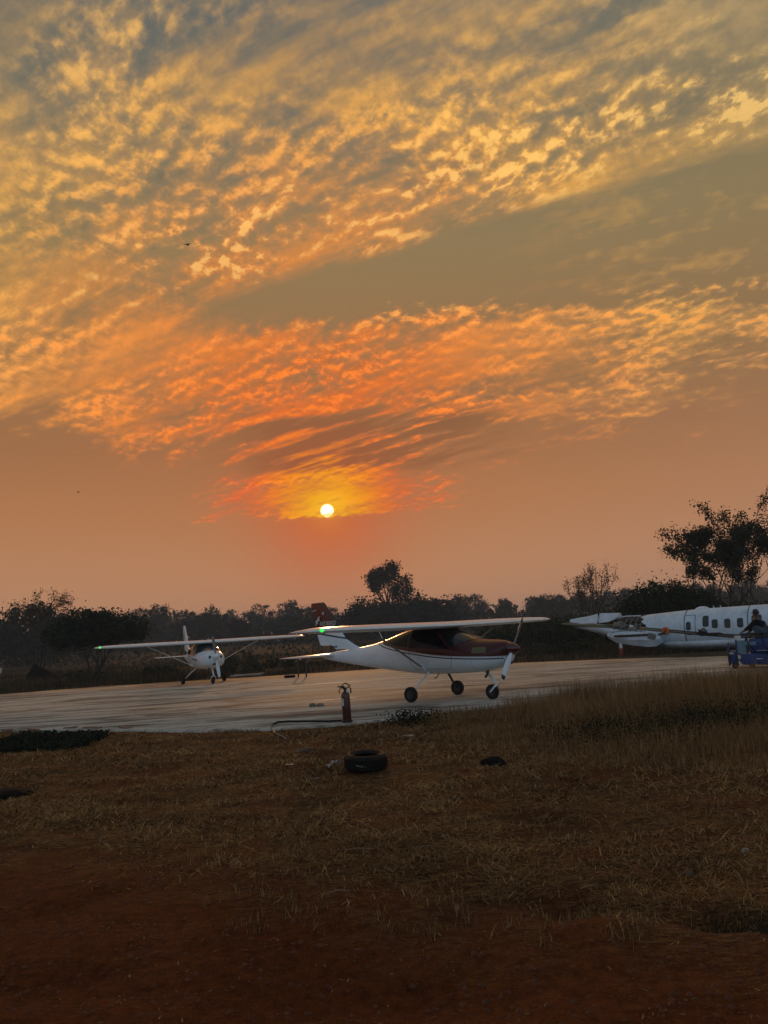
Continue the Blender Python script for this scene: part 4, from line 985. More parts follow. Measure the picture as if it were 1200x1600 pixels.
def stone(name, x, y, r, mat, seed, sx=1.3, sz=.6, label=None, cat='stone', group=None, sink=.25):
    import bmesh
    bm = bmesh.new(); bmesh.ops.create_icosphere(bm, subdivisions=2, radius=1); q = random.Random(seed)
    off = [Vector((q.uniform(-1, 1), q.uniform(-1, 1), q.uniform(-1, 1))).normalized() for _ in range(7)]; dd = [q.uniform(.55, .9) for _ in range(7)]
    for v in bm.verts:
        for a, d_ in zip(off, dd):
            k_ = v.co.dot(a)
            if k_ > d_: v.co -= a * (k_ - d_) * .9
        v.co = Vector((v.co.x * sx * r, v.co.y * r, v.co.z * sz * r))
    me = bpy.data.meshes.new(name); bm.to_mesh(me); bm.free(); me.materials.append(mat)
    o = bpy.data.objects.new(name, me); col.objects.link(o); o.location = (x, y, gz(x, y) + r * sz * (1 - 2 * sink) * .6); o.rotation_euler = (0, 0, q.uniform(0, 3))
    if label: tag(o, label, cat, group)
    return o
stone('dark_rock', 1.14, 9.75, .11, M['rock'], 14, 1.6, .8, 'dark pointed rock on the ground right of the old tyre', 'rock', sink=.1)
stone('dark_mound', -4.95, 9.98, .30, M['rock'], 8, 1.3, .38, 'dark rock at the far left edge of the dry ground', 'rock')
stone('flat_stone', -1.38, 11.85, .11, M['stone'], 5, 1.5, .45, 'flat brown stone left of the old tyre, beside the hose end', 'stone')
stone('pale_stone', .18, 12.95, .07, M['litter'], 6, 1.6, .3, 'flat pale stone on the bank just below the apron edge', 'stone')
stone('small_stone', -1.05, 9.72, .055, M['stone'], 7, 1.7, .4, 'thin tan stone just left of and in front of the old tyre', 'stone')
stone('white_pebble', 2.42, 5.8, .030, M['litter'], 12, 1.1, .8, 'small round white pebble at the right side of the dry grass', 'pebble')
stone('tan_pebble', 1.88, 5.46, .032, M['stone'], 13, 1.2, .7, 'small tan pebble left of the round white pebble', 'pebble')
# crumpled litter by the tyre
q = random.Random(5)
for k, (xx, yy, lb) in enumerate(((-.90, 10.28, 'crumpled white plastic scrap beside the old tyre, the nearer one'), (-.83, 10.42, 'small crumpled white scrap beside the old tyre, the farther one'), (-1.45, 10.55, 'thin pale scrap on the dry ground left of the white plastic scraps'))):
    vs = []
    for i in range(5):
        for j_ in range(4): vs.append(((i - 2) * .028 + q.uniform(-.01, .01), (j_ - 1.5) * .026 + q.uniform(-.01, .01), q.uniform(0, .055) if k < 2 else q.uniform(0, .012)))
    mb = MB().add(vs, [(i * 4 + j_, i * 4 + j_ + 1, (i + 1) * 4 + j_ + 1, (i + 1) * 4 + j_) for i in range(4) for j_ in range(3)])
    o = mb.build('plastic_scrap', M['litter'], smooth=None); o.location = (xx, yy, gz(xx, yy) + .008); o.rotation_euler = (0, 0, q.uniform(0, 3)); tag(o, lb, 'litter')
# small chips scattered over the ground
vs, fs = [], []
for k in range(200):
    y_ = 3.6 + 10.5 * q.random() ** 1.2; x_ = q.uniform(-.55, .55) * y_; r_ = q.uniform(.003, .011) * (1 + y_ * .05); z_ = gz(x_, y_)
    b_ = len(vs); 
    for a in range(4): vs.append((x_ + r_ * math.cos(a * 1.57 + k) * q.uniform(.6, 1.5), y_ + r_ * math.sin(a * 1.57 + k) * q.uniform(.6, 1.2), z_ + .002))
    vs.append((x_, y_, z_ + r_ * .7)); fs += [(b_ + a, b_ + (a + 1) % 4, b_ + 4) for a in range(4)]
tag(raw_mesh('gravel', vs, fs, M['stone']), 'scattered small stone chips over the red earth and dry grass', 'gravel', kind='stuff')
# crumbled clods of red earth
def clods(n, seed):
    r = np.random.default_rng(seed); Y = 3.2 * (9.5 / 3.2) ** r.random(n); X = r.uniform(-1, 1, n) * (Y * .55 + .3)
    R_ = (.0035 + .013 * r.random(n) ** 4) * (1 + .06 * Y); Z = height(X, Y)
    base = np.array([[1, 0, 0], [.3, .95, 0], [-.8, .6, 0], [-.8, -.6, 0], [.3, -.95, 0], [.1, .1, .75]])
    V = np.stack([X, Y, Z - .001], 1)[:, None, :] + base[None] * R_[:, None, None] * r.uniform(.7, 1.35, (n, 6, 3))
    F = np.array([[0, 1, 5], [1, 2, 5], [2, 3, 5], [3, 4, 5], [4, 0, 5]])[None] + np.arange(n)[:, None, None] * 6
    return raw_mesh('soil_clods', V.reshape(-1, 3), F.reshape(-1, 3), M['clod'])
M['clod'] = simple('red_earth_clod', (.085, .026, .009), .95, var=.5, scale=30)
tag(clods(9000, 4), 'small crumbled clods of red earth in the foreground', 'soil', kind='stuff')
for k, (xx, yy, L_, a) in enumerate(((.34, 8.0, .34, 5), (.19, 6.34, .20, -3), (-.45, 5.35, .16, 8), (1.15, 5.2, .12, 20), (-.35, 6.3, .24, -6), (1.7, 3.95, .22, 60))):
    z_ = gz(xx, yy); o = MB().tube([(-L_ / 2, 0, .012), (0, .01, .02), (L_ / 2, 0, .012)], [.0025, .0035, .0015], 5).build('dry_stick', M['dry_wood'])
    o.location = (xx, yy, z_ + .012); o.rotation_euler = (0, 0, R(a))
    tag(o, ('pale dry stick in front of the old tyre, the longest one', 'pale dry stick on the brown grass at mid distance', 'short pale stick on the straw near the middle', 'short dry stick left of the gully', 'thin pale stick lying left of the middle', 'slanting twig on the red earth at the lower right')[k], 'stick', 'dry sticks')
# broken concrete and brick at the left of the apron's edge
for k, (xx, yy, w_) in enumerate(((-7.9, 17.15, .34), (-7.05, 17.05, .30), (-6.45, 16.75, .42), (-5.6, 16.3, .26), (-8.6, 17.4, .24))):
    o = MB().box((0, 0, 0), (w_, .12, .03), Matrix.Rotation(R(q.uniform(-6, 6)), 3, 'Y')).build('broken_block', M['brick'], bevel=.007)
    o.location = (xx, yy, .016); o.rotation_euler = (0, 0, R(-28 + q.uniform(-12, 12)))
    tag(o, ('pinkish broken block on the left apron edge, second from the left', 'pinkish broken block on the left apron edge, third from the left', 'longest pinkish broken block on the left apron edge', 'rightmost pinkish broken block on the left apron edge', 'leftmost pinkish broken block on the left apron edge')[k], 'block', 'broken blocks on the apron edge')

# ------------------------------------------------------------------ birds
def bird(loc, span, yaw, label):
    r_ = empty('bird', loc, yaw, label, 'bird', 'birds in the sky')
    MB().tube([(-.32 * span, 0, 0), (-.15 * span, 0, .01), (.10 * span, 0, 0), (.22 * span, 0, .01), (.30 * span, 0, 0)], [.012 * span, .06 * span, .085 * span, .05 * span, .006], 10).build('body', M['bird'], r_)
    for sg, up_ in ((1, .45), (-1, .15)):
        mb = MB(); vs = []
        for t, ch in ((0, .20), (.25, .22), (.5, .17), (.78, .10), (1, .02)):
            p = Vector((-.02 * span - .05 * t * span, sg * t * .5 * span, up_ * t * .5 * span * (1 - .3 * t)))
            vs += [p + Vector((ch * span * .5, 0, .006)), p + Vector((-ch * span * .5, 0, .006)), p + Vector((-ch * span * .5, 0, -.006)), p + Vector((ch * span * .5, 0, -.006))]
        mb.add(vs, [(i * 4 + k, i * 4 + (k + 1) % 4, (i + 1) * 4 + (k + 1) % 4, (i + 1) * 4 + k) for i in range(4) for k in range(4)]); mb.build('wing', M['bird'], r_)
bird((-16.1, 64, 37.0), .75, R(70), 'dark bird gliding among the orange clouds, the larger one')
bird((-31.5, 78, 18.0), .6, R(50), 'tiny dark bird low in the haze at the left')

# ------------------------------------------------------------------ trees
nr = np.random.default_rng(3)
def leaf_quads(P, size, jitter=.4, upright=0.0, asp=.55, r=nr):
    """one small kite per point"""
    n = len(P); a = r.normal(size=(n, 3)); a[:, 2] *= (1 - upright); a /= np.linalg.norm(a, axis=1)[:, None]
    b = r.normal(size=(n, 3)); b -= (b * a).sum(1)[:, None] * a; b /= np.linalg.norm(b, axis=1)[:, None]
    s_ = (size * (1 + jitter * r.uniform(-1, 1, n)))[:, None]
    V = np.stack([P - a * s_ * .5, P + b * s_ * asp * .5, P + a * s_ * .5, P - b * s_ * asp * .5], 1).reshape(-1, 3)
    F = np.arange(4 * n).reshape(n, 4)
    return V, F
def crown_points(ells, n, shell=.55, lump=.35, seed=0, flat_bottom=None):
    """leaf positions in lumpy ellipsoids: (cx, cy, cz, rx, ry, rz)"""
    r = np.random.default_rng(seed); out = []
    w = np.array([e[3] * e[4] * e[5] for e in ells]) ** .66; w /= w.sum()
    for e, k in zip(ells, (w * n).astype(int)):
        nc = max(6, k // 26); d = r.normal(size=(nc, 3)); d /= np.linalg.norm(d, axis=1)[:, None]
        rad = (1 - shell * r.random(nc) ** 1.6) * (1 - lump * .5 + lump * r.random(nc))
        C = np.array(e[:3]) + d * rad[:, None] * np.array(e[3:6])
        idx = r.integers(0, nc, k); sp = min(e[3:6]) * .20
        out.append(C[idx] + r.normal(size=(k, 3)) * sp * (.5 + r.random((nc, 1))[idx]))
    P = np.concatenate(out)
    if flat_bottom is not None: P = P[P[:, 2] > flat_bottom + r.normal(size=len(P)) * .06]
    return P
TIPD = [1]
def grow(rng_, base, direction, length, radius, depth, spread, branches, tips, up=.25, taper=.72, ratio=.74, wig=.18, minr=.008):
    """recursive limbs; returns tube list, collects tip points"""
    tubes = []; p = Vector(base); d = Vector(direction).normalized(); path = [p.copy()]; rad = [radius]
    seg = 4
    for i in range(seg):
        d = (d + Vector((rng_.uniform(-wig, wig), rng_.uniform(-wig, wig), rng_.uniform(-wig, wig) + up * .12))).normalized()
        p = p + d * length / seg; path.append(p.copy()); rad.append(max(minr, radius * (1 - (1 - taper) * (i + 1) / seg)))
        if depth <= TIPD[0]: tips.append(p.copy())
    tubes.append((path, rad))
    if depth > 0:
        for k in range(branches if depth > 1 else branches + 1):
            a = rng_.uniform(0, 2 * math.pi); side_ = Vector((math.cos(a), math.sin(a), rng_.uniform(-.1, .5)))
            nd = (d + side_ * spread * rng_.uniform(.6, 1.25)).normalized(); q_ = path[rng_.choice([2, 3, 4, 4])]
            tubes += grow(rng_, q_, nd, length * ratio * rng_.uniform(.75, 1.15), rad[-1] * .72, depth - 1, spread, branches, tips, up, taper, ratio, wig, minr)
    else: tips.append(p.copy())
    return tubes
def tubes_mesh(tubes, name, parent, n=5):
    mb = MB()
    for path, rad in tubes: mb.tube(path, rad, n, cap=False)
    return mb.build(name, M['bark'], parent, smooth=60)
def make_tree(name, loc, label, cat, stems, leaves, leafmat, leafsize, group=None, rz=0, extra=None):
    root = empty(name, loc, rz, label, cat, group)
    if stems: tubes_mesh(stems, 'trunk', root)
    if leaves is not None and len(leaves):
        V, F = leaf_quads(leaves, leafsize); raw_mesh('crown', V, F, leafmat, root)
    return root
def tip_leaves(tips, per, sp, seed=0, keep=1.0):
    r = np.random.default_rng(seed); T = np.array([tuple(t) for t in tips]); T = T[r.random(len(T)) < keep]
    return np.repeat(T, per, 0) + r.normal(size=(len(T) * per, 3)) * sp
def z0(x, y): return gz(x, y) - .05
# spreading dark tree behind the white aircraft's wing
q = random.Random(21); tips = []; stems = []
for k in range(6):
    a = k * 1.05 + q.uniform(-.2, .2); stems += grow(q, (.22 * math.cos(a), .22 * math.sin(a), 0), (.50 * math.cos(a), .50 * math.sin(a), 1), 1.15, .085, 3, .75, 2, tips, .15, .75, .80)
ells = [(-.9, 0, 3.0, 2.9, 2.4, 1.25), (1.6, .2, 2.9, 2.1, 2.0, 1.1), (-.4, 0, 3.75, 1.9, 1.6, .85), (-2.6, 0, 2.5, 1.1, 1.2, .8), (3.0, .1, 2.65, .8, 1.0, .62), (.9, 0, 3.6, 1.5, 1.3, .75), (-.2, .2, 2.5, 3.0, 2.0, .7)]
L_ = crown_points([(a, b, c + .2, d * .92, e, f * .9) for a, b, c, d, e, f in ells], 15000, seed=2, flat_bottom=1.75)
make_tree('spreading_tree', (-21.2, 55.5, z0(-21.2, 55.5)), 'broad dark low tree with a cluster of stems beside the white wing tip', 'tree', stems, L_, M['leaf_dark'], .20)
# tall thin feathery tree at the left
q = random.Random(5); tips = []; stems = []
for k, (dx, dz) in enumerate(((-.24, 1), (.04, 1), (.22, 1))):
    path = [Vector((.18 * (k - 1), 0, 0))]; p = path[0].copy(); d = Vector((dx * .3, 0, 1))
    for i in range(7): d = (d + Vector((dx * .18 * (i > 2), 0, 0)) + Vector((q.uniform(-.05, .05), q.uniform(-.05, .05), 0))).normalized(); p = p + d * .72; path.append(p.copy())
    stems.append((path, [.075 - .008 * i for i in range(8)]))
    for m_ in range(5):
        a = q.uniform(0, 6.28); stems += grow(q, path[-1 - (m_ % 3)], (math.cos(a) * .9 + dx * 1.6, math.sin(a) * .6, .75), 1.0, .03, 1, .8, 3, tips, .1, .6, .75, .2)
L_ = tip_leaves(tips, 8, .15, 4, .8)
make_tree('feathery_tree', (-26.0, 57.5, z0(-26, 57.5)), 'thin three stemmed tree with sparse feathery twigs at the far left', 'tree', stems, L_, M['leaf_dry'], .11)
# bare twiggy tree on the bank
q = random.Random(29); tips = []; stems = []
for k in range(8):
    a = k * .785 + q.uniform(-.2, .2); stems += grow(q, (.12 * math.cos(a), .12 * math.sin(a), 0), (.34 * math.cos(a), .34 * math.sin(a), 1), 2.55, .075, 3, .38, 2, tips, .45, .62, .66, .06, .014)
L_ = tip_leaves(tips, 5, .17, 4, .75)
make_tree('bare_tree', (15.9, 62, z0(15.9, 62)), 'slender bare branched tree with few leaves left of the dark bushes', 'tree', stems, L_, M['leaf_dry'], .12)
# tall leafy trees at the right
def leafy(name, x, y, label, seed, stems_n, H, mat, width, per=9, leaf=.17, sp=.19, keep=.9):
    q = random.Random(seed); tips = []; stems = []
    for k in range(stems_n):
        o_ = (k - (stems_n - 1) / 2) / max(1, stems_n - 1); lean = o_ * 1.05 + q.uniform(-.08, .08); hk = H * q.uniform(.85, 1.05) * (1 - .25 * abs(o_))
        stems += grow(q, (o_ * width * .45, q.uniform(-.4, .4), 0), (lean, q.uniform(-.15, .15), 1), hk * .36, .085, 5, .55, 2, tips, .40, .72, .70, .16, .012)
    tips = [t for t in tips if t.z > H * .30 + q.uniform(-.05, .12) * H]
    return make_tree(name, (x, y, z0(x, y)), label, 'tree', stems, tip_leaves(tips, per, sp, seed, keep), mat, leaf)
leafy('leafy_tree', 22.6, 53, 'tall broad leafy tree with many stems standing behind the jet', 31, 6, 10.4, M['leaf_dark'], 3.0)
leafy('leafy_tree', 26.4, 54.5, 'leafy tree cut by the right edge of the view', 45, 4, 9.6, M['leaf_dark'], 2.6)
# dense bushes behind the jet
def bush(name, x, y, ells, n, mat, leaf, label, seed, cat='bush', group=None, nst=5):
    q = random.Random(seed); stems = []; tips = []
    for k in range(nst): a = k * 6.28 / nst; stems += grow(q, (.2 * math.cos(a), .2 * math.sin(a), 0), (.6 * math.cos(a), .6 * math.sin(a), 1), max(e[2] for e in ells) * .6, .05, 1, .7, 2, tips)
    return make_tree(name, (x, y, z0(x, y)), label, cat, stems, crown_points(ells, n, .5, .5, seed), mat, leaf, group)
bush('dense_bush', 16.9, 48.5, [(0, 0, 1.7, 2.7, 1.8, 1.8), (-1.7, 0, 1.4, 1.6, 1.5, 1.4), (2.0, 0, 1.65, 1.8, 1.5, 1.6), (.4, 0, 2.9, 1.8, 1.2, .9), (-1.0, .2, 2.5, 1.2, 1.0, .8), (2.5, 0, 2.3, .9, 1, .8)], 20000, M['leaf_dark'], .17, 'large dense dark bush directly behind the broken jet tail', 1)
bush('dense_bush', 21.6, 47.5, [(0, 0, 1.0, 2.6, 1.6, 1.1), (-1.2, 0, 1.4, 1.3, 1.0, .7), (1.6, .2, 1.2, 1.5, 1.2, .8)], 10000, M['leaf_dark'], .17, 'dense dark bush behind the jet cabin windows', 2)
bush('dense_bush', 26.0, 46, [(0, 0, 1.0, 2.4, 1.6, 1.1), (-1.4, 0, 1.3, 1.3, 1.0, .7), (1.2, .2, 1.3, 1.5, 1.2, .8)], 9000, M['leaf_mid'], .18, 'dense bush at the right edge behind the front of the jet', 3)
# the low scrub on the bank left of the bushes
for k, (x, y, s_) in enumerate(((5.6, 66, .75), (7.6, 65, .9), (9.8, 63, 1.05), (11.6, 62, 1.1), (13.2, 58, 1.1), (14.2, 53, .95), (11.0, 55, .8), (8.4, 57, .7))):
    bush('scrub_bush', x, y, [(0, 0, .8 * s_, 1.9 * s_, 1.4, .95 * s_), (-1.1 * s_, 0, .7 * s_, 1.2, 1.1, .7 * s_), (1.2 * s_, 0, .8 * s_, 1.3, 1.1, .8 * s_)], 3600, M['leaf_mid'], .20,
         ('first and lowest scrub bush on the bank, above the red nosed cabin', 'second scrub bush on the bank from the left', 'third scrub bush on the bank, right of the propeller', 'fourth scrub bush on the bank, below the bare tree', 'fifth scrub bush on the bank, right of the bare tree', 'scrub bush touching the large dense bush', 'front scrub bush on the bank below the bare tree', 'front scrub bush on the bank above the far wing tip')[k], 50 + k, group='scrub bushes on the bank', nst=3)
# rounded dark tree far left
bush('round_tree', -51.5, 112, [(0, 0, 4.6, 5.6, 4, 3.9), (-3.5, 0, 3.4, 3.2, 3, 3.0), (3.8, 0, 3.2, 3.2, 3, 3.0), (-.8, 0, 6.6, 3.3, 3, 2.0), (0, 0, 2.0, 6.6, 4, 2.0)], 9000, M['leaf_far'], .5, 'rounded dark tree in the haze at the far left', 61, 'tree')
# low weeds and small bushes beyond the apron
for k, (x, y, w_, h_) in enumerate(((-17.2, 44, 1.5, .62), (-14.2, 47, 1.2, .55), (-8.6, 44, 1.3, .52), (-6.6, 47.5, 1.5, .6), (-1.2, 46, 1.7, .7), (3.4, 43, 1.6, .6), (7.8, 42, 1.5, .6), (-12.0, 62, 1.3, 1.0), (-2.6, 60, 2.0, 1.0), (9.6, 41.5, 1.3, .7))):
    bush('low_bush', x, y, [(0, 0, h_ * .5, w_, 1.0, h_ * .6), (w_ * .5, 0, h_ * .4, w_ * .5, .7, h_ * .55), (-w_ * .6, 0, h_ * .4, w_ * .5, .7, h_ * .5)], 1500, M['leaf_mid'] if k % 2 else M['leaf_dry'], .13,
         ('low bush in the grass under the spreading tree', 'low bush in the grass right of the spreading tree', 'low bush behind the nose of the white aircraft', 'low bush right of the white aircraft, beyond the ladder', 'low bush beyond the apron behind the red tail aircraft', 'low bush beyond the apron under the red nosed wing', 'low bush beyond the apron right of the propeller', 'bush far out in the grass left of the white fin', 'wide bush far out behind the red tail fin', 'low bush at the apron edge left of the broken jet tail')[k], 70 + k, group='low bushes beyond the apron', nst=2)
# single tall tree standing out of the far wood
q = random.Random(77); tips = []; stems = []
stems += grow(q, (0, 0, 0), (0, 0, 1), 7.0, .38, 0, .6, 2, [], .3, .7)
for k in range(7):
    a = k * .9; stems += grow(q, (0, 0, 5.2 + .3 * k), (.65 * math.cos(a), .65 * math.sin(a), .8), 4.2, .17, 3, .72, 2, tips, .25, .7, .66, .16, .03)
L_ = tip_leaves(tips, 12, .55, 4, .9)
make_tree('tall_open_tree', (-.3, 150, z0(-.3, 150)), 'tall open crowned tree rising above the hazy wood in the middle', 'tree', stems, L_, M['leaf_far'], .46)
for k, (x, y, s_, lb) in enumerate(((4.5, 152, 1.0, 'dark broad tree right of the tall open crowned tree'), (-5.5, 156, .95, 'dark broad tree just left of the tall open crowned tree'), (9.5, 154, .82, 'second dark broad tree right of the tall open crowned tree'), (-.5, 146, .82, 'dark rounded tree at the foot of the tall open crowned tree'))):
    bush('broad_tree', x, y, [(0, 0, 5.2 * s_, 4.6 * s_, 4, 3.2 * s_), (-2.6 * s_, 0, 4.6 * s_, 2.8 * s_, 3, 2.4 * s_), (2.8 * s_, 0, 4.8 * s_, 2.8 * s_, 3, 2.4 * s_), (.4, 0, 7.2 * s_, 2.6 * s_, 2.4, 1.6 * s_), (0, 0, 2.2, 5.5 * s_, 3, 2.2)], 5200, M['leaf_far'], .55, lb, 90 + k, 'tree', 'dark trees in the middle of the wood')
# far wood: individual hazy trees, a few shapes reused
far_protos = []
for k in range(7):
    q = random.Random(100 + k); H = q.uniform(10.0, 12.5); W = q.uniform(3.2, 4.6)
    ells = [(0, 0, H * .58, W, W, H * .26)]
    for m_ in range(6): a = q.uniform(0, 6.28); ells.append((math.cos(a) * W * .65, math.sin(a) * W * .65, H * q.uniform(.45, .85), W * q.uniform(.35, .6), W * .5, H * q.uniform(.08, .15)))
    ells.append((q.uniform(-1, 1), 0, H * .88, W * .5, W * .5, H * .10))
    tips = []; stems = grow(q, (0, 0, 0), (0, 0, 1), H * .45, .28, 2, .6, 2, tips, .3, .7)
    root = make_tree('hazy_tree', (0, 0, 0), 'hazy grey tree in the far line of trees beyond the field', 'tree', stems, crown_points(ells, 3800, .6, .4, 200 + k), M['leaf_far'], .46, 'trees of the far hazy wood')
    far_protos.append(root)
used = set(); q = random.Random(9)
spots = []
for row, (yy, nn, kx) in enumerate(((205, 46, 1.0), (250, 40, 1.22), (178, 16, .55))):
    for i in range(nn):
        x = (-128 + 256 * (i + q.uniform(.1, .9)) / nn) * kx; 
        if row == 2: x = -118 + 108 * (i + q.uniform(.1, .9)) / nn
        spots.append((x, yy + q.uniform(-14, 14), row))
for i, (x, y, row) in enumerate(spots):
    k = i % 7; o = far_protos[k] if k not in used else copy_tree(far_protos[k]); used.add(k)
    side_ = np.interp(x, [-130, -60, -10, 20, 60, 130], [1.02, 1.06, .93, .92, .86, .90])
    s_ = q.uniform(.86, 1.08) * side_ * (.86 if row == 0 else 1.10 if row == 1 else .60)
    o.location = (x, y, z0(x, y) - .2); o.rotation_euler = (0, 0, q.uniform(0, 6.28)); o.scale = (s_ * q.uniform(.9, 1.25), s_, s_)
    if row == 2: o['label'] = 'lower grey tree in front of the far line of trees, left half'; o['group'] = 'lower trees in front of the far wood'
# undergrowth that closes the wood below the crowns
P = []
r = np.random.default_rng(8)
n = 26000; X_ = r.uniform(-150, 150, n); Y_ = 196 + 6 * r.normal(size=n); Z_ = r.random(n) ** 1.3 * (5.0 + 1.8 * vnoise(X_ * .12, X_ * 0, 31) * 2); P = np.stack([X_, Y_, Z_ + height(X_, Y_)], 1)
V, F = leaf_quads(P, 1.3, r=r); tag(raw_mesh('far_undergrowth', V, F, M['leaf_far']), 'hazy undergrowth closing the far wood', 'undergrowth', kind='stuff')
n = 9000; X_ = r.uniform(-75, 30, n); Y_ = 100 + 14 * r.normal(size=n) + X_ * -.1; m_ = vnoise(X_ * .15, Y_ * .12, 33) > .02; X_, Y_ = X_[m_], Y_[m_]; Z_ = r.random(len(X_)) ** 1.5 * 1.5; P = np.stack([X_, Y_, Z_ + height(X_, Y_)], 1)
V, F = leaf_quads(P, .45, r=r); tag(raw_mesh('field_scrub', V, F, M['leaf_dry']), 'patches of low scrub far out in the field', 'scrub', kind='stuff')

# ------------------------------------------------------------------ grasses
def blades(name, X, Y, length, width, lean, mat, label, cat, seed=0, zoff=0, bend=.5, lie=0.0, Z=None):
    r = np.random.default_rng(seed); n = len(X); Z = height(X, Y) if Z is None else Z
    base = np.stack([X, Y, Z + zoff], 1); a = r.uniform(0, 2 * np.pi, n); dirx, diry = np.cos(a), np.sin(a)
    ln = length * r.uniform(.30, 1.15, n); tilt = np.abs(r.normal(size=n)) * lean + lie
    tilt = np.clip(tilt, 0, 1.52)
    h1 = np.stack([dirx * np.sin(tilt), diry * np.sin(tilt), np.cos(tilt)], 1)
    t2 = np.clip(tilt + bend * r.uniform(.2, 1, n), 0, 1.56); h2 = np.stack([dirx * np.sin(t2), diry * np.sin(t2), np.cos(t2)], 1)
    sa = a + np.pi / 2 + r.normal(size=n) * .6; sx = np.stack([np.cos(sa), np.sin(sa), np.zeros(n)], 1) * (width * r.uniform(.6, 1.3, n))[:, None] / 2
    m1 = base + h1 * (ln * .55)[:, None]; tp_ = m1 + h2 * (ln * .5)[:, None]
    V = np.stack([base - sx, base + sx, m1 + sx * .7, m1 - sx * .7, tp_], 1).reshape(-1, 3); b = np.arange(n)[:, None] * 5
    F = np.concatenate([b + np.array([0, 1, 2]), b + np.array([0, 2, 3]), b + np.array([3, 2, 4])])
    return tag(raw_mesh(name, V, F, mat), label, cat, kind='stuff')
r = np.random.default_rng(12)
def tall_edge(x): return np.interp(x, [-1, .15, .5, 1.0, 2.0, 3.0, 4.2, 6, 10], [15.6, 14.9, 12.6, 10.9, 9.2, 8.3, 7.4, 6.2, 4.5])
# matted straw over the foreground
n = 190000; Y = 3.2 * (15.8 / 3.2) ** r.random(n); X = r.uniform(-1, 1, n) * (Y * .55 + .5)
edge = Y + .55 * X + 2.0 * vnoise(X * .7, Y * .7, 40) + 1.5 * vnoise(X * 2.4, Y * 2.4, 41)
keep = r.random(n) < np.clip((edge - 4.3) / 2.6, .02, 1) * np.clip(.55 + 1.5 * vnoise(X * 3.1, Y * 5.0, 42) + 1.6 * vnoise(X * .9, Y * 1.6, 43), .05, 1)
keep &= (Y < near_edge(X) - .02)
X, Y, edge = X[keep], Y[keep], edge[keep]
blades('matted_straw', X, Y, (.050 + .007 * Y) * np.clip(.35 + (edge - 4.0) / 2.5, .35, 1), .0028 + .0009 * Y, .35, M['straw'], 'matted short dry straw over the red earth', 'dry grass', 1, .002, .4, .95)
# upright tufts among it
n = 900; cx = r.uniform(-1, 1, n); cy = 4.4 * (14.5 / 4.4) ** r.random(n); cx = cx * (cy * .55 + .4); kk = (cy + .55 * cx + 2 * vnoise(cx, cy, 44) > 5.0) & (cy < near_edge(cx) - .1); cx, cy = cx[kk], cy[kk]
X = np.repeat(cx, 16) + r.normal(size=len(cx) * 16) * .05; Y = np.repeat(cy, 16) + r.normal(size=len(cx) * 16) * .05
blades('grass_tufts', X, Y, .075, .005, .5, M['straw'], 'small upright tufts of dry grass in the foreground', 'dry grass', 2, 0, .6)
# tall grass on the right-hand bank
n = 150000; Y = r.uniform(5.5, 20.2, n); X = r.uniform(-.5, 12.5, n)
te = tall_edge(X); ins = Y - te; m_ = (ins > -.5 + .9 * r.random(n)) & (Y < near_edge(X) + .18) & (X < Y * .60 + .8)
X, Y, ins = X[m_], Y[m_], ins[m_]
dens = np.clip(ins / 1.2 + .25, .2, 1) * np.clip(.7 + 1.2 * vnoise(X * 1.3, Y * 1.3, 50), .15, 1); low = np.exp(-((Y - (11.9 + .13 * (X - 4))) / .85) ** 2) * sst(X, 1.8, 3.2)
m_ = r.random(len(X)) < dens * (1 - .80 * low); X, Y, ins, low = X[m_], Y[m_], ins[m_], low[m_]
ln = np.clip(.10 + .075 * ins, .08, .30) + .17 * sst(X, 1.5, 4.5) * sst(Y, 12.4, 13.6)
ln *= .75 + .8 * np.clip(.3 + vnoise(X * 1.1, Y * 1.1, 51), 0, 1); ln *= np.where(X < 2.2, .62, 1)
blades('tall_dry_grass', X, Y, ln, .0075, .20, M['tall_grass'], 'tall dry brown grass on the bank to the right', 'dry grass', 3, -.01, .45)
# seed stems standing above it
n = 2600; Y = r.uniform(12.5, 17.5, n); X = r.uniform(2.2, 11.5, n); m_ = (Y < near_edge(X)) & (X < Y * .6 + .6); X, Y = X[m_], Y[m_]
blades('seed_stems', X, Y, .46, .006, .10, M['tall_grass'], 'thin seed stems standing above the tall dry grass', 'dry grass', 4, 0, .35)
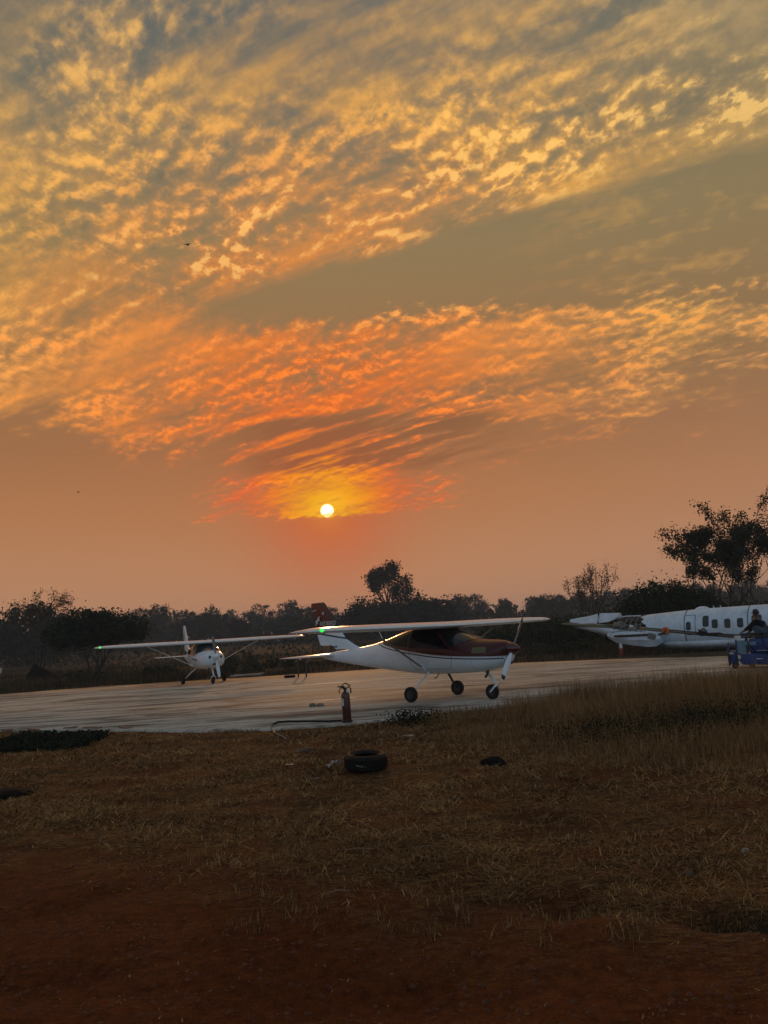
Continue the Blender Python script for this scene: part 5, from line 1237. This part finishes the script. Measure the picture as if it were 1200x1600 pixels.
# dark weeds in the hollow in front of it, and the low dark patch at the left edge of the apron
n = 15000; X = r.uniform(1.6, 9.5, n); Y = 11.9 + .13 * (X - 4) + r.normal(size=n) * .62; m_ = r.random(n) < sst(X, 1.6, 3.4); X, Y = X[m_], Y[m_]
P = np.stack([X, Y, height(X, Y) + r.random(len(X)) ** 1.4 * .22], 1); V, F = leaf_quads(P, .040, r=r, asp=.5)
tag(raw_mesh('dark_weeds', V, F, M['weeds']), 'dark low weeds in the hollow below the tall grass', 'weeds', kind='stuff')
n = 9000; t = r.random(n); X = -7.9 + 2.2 * t + r.normal(size=n) * .06; Y = 15.95 - .9 * t + (r.random(n) - .5) * 2.2 * (1 - .25 * t) - .25
P = np.stack([X, Y, height(X, Y) + r.random(n) ** 1.5 * .10], 1); V, F = leaf_quads(P, .06, r=r, asp=.7)
tag(raw_mesh('low_weeds', V, F, M['weeds']), 'low dark green weeds below the left apron edge', 'weeds', kind='stuff')
n = 900; X = .30 + r.normal(size=n) * .28; Y = 14.7 + r.normal(size=n) * .3; P = np.stack([X, Y, height(X, Y) + r.random(n) ** 1.3 * .22], 1); V, F = leaf_quads(P, .05, r=r)
tag(raw_mesh('edge_weeds', V, F, M['weeds']), 'small clump of green weeds at the apron edge right of the extinguisher', 'weeds', kind='stuff')
# weeds in the gully
n = 1500; t = r.random(n); X = 1.72 + .8 * t; Y = 4.70 - .28 * t + r.normal(size=n) * .06
blades('gully_grass', X, Y, .075, .004, .6, M['scrub'], 'dry grass overhanging the small gully at the lower right', 'dry grass', 6, .0, .8)
# scrub grass beyond the apron
n = 90000; Y = 34 + 46 * r.random(n) ** 1.35; X = r.uniform(-1, 1, n) * (Y * .60 + 2); fe = far_edge(X); m_ = (Y > fe + .1) & (r.random(n) < np.clip(.6 + 1.5 * vnoise(X * .35, Y * .25, 60), .05, 1)); X, Y = X[m_], Y[m_]
ln = (.22 + .35 * np.clip(.5 + vnoise(X * .3, Y * .3, 61), 0, 1)) * (1 + .3 * sst(Y, 45, 70)); ln *= np.where(Y < far_edge(X) + 1.2, .8, 1)
blades('scrub_grass', X, Y, ln, .028, .35, M['scrub'], 'rough brown scrub grass beyond the apron', 'dry grass', 5, -.02, .5)

# ------------------------------------------------------------------ evening haze
hz = MB().box((0, 380, 9.5), (1700, 1300, 27)); ho = hz.build('haze', [], smooth=None)
hm_ = bpy.data.materials.new('haze_air'); hm_.use_nodes = True; ht = hm_.node_tree; ht.nodes.clear()
pv = ht.nodes.new('ShaderNodeVolumePrincipled'); pv.inputs['Color'].default_value = (.74, .84, .95, 1); pv.inputs['Density'].default_value = HAZE; pv.inputs['Anisotropy'].default_value = 0.0
oo = ht.nodes.new('ShaderNodeOutputMaterial'); ht.links.new(pv.outputs[0], oo.inputs['Volume']); ho.data.materials.append(hm_)
tag(ho, 'thin evening haze over the airfield', 'haze', kind='stuff')
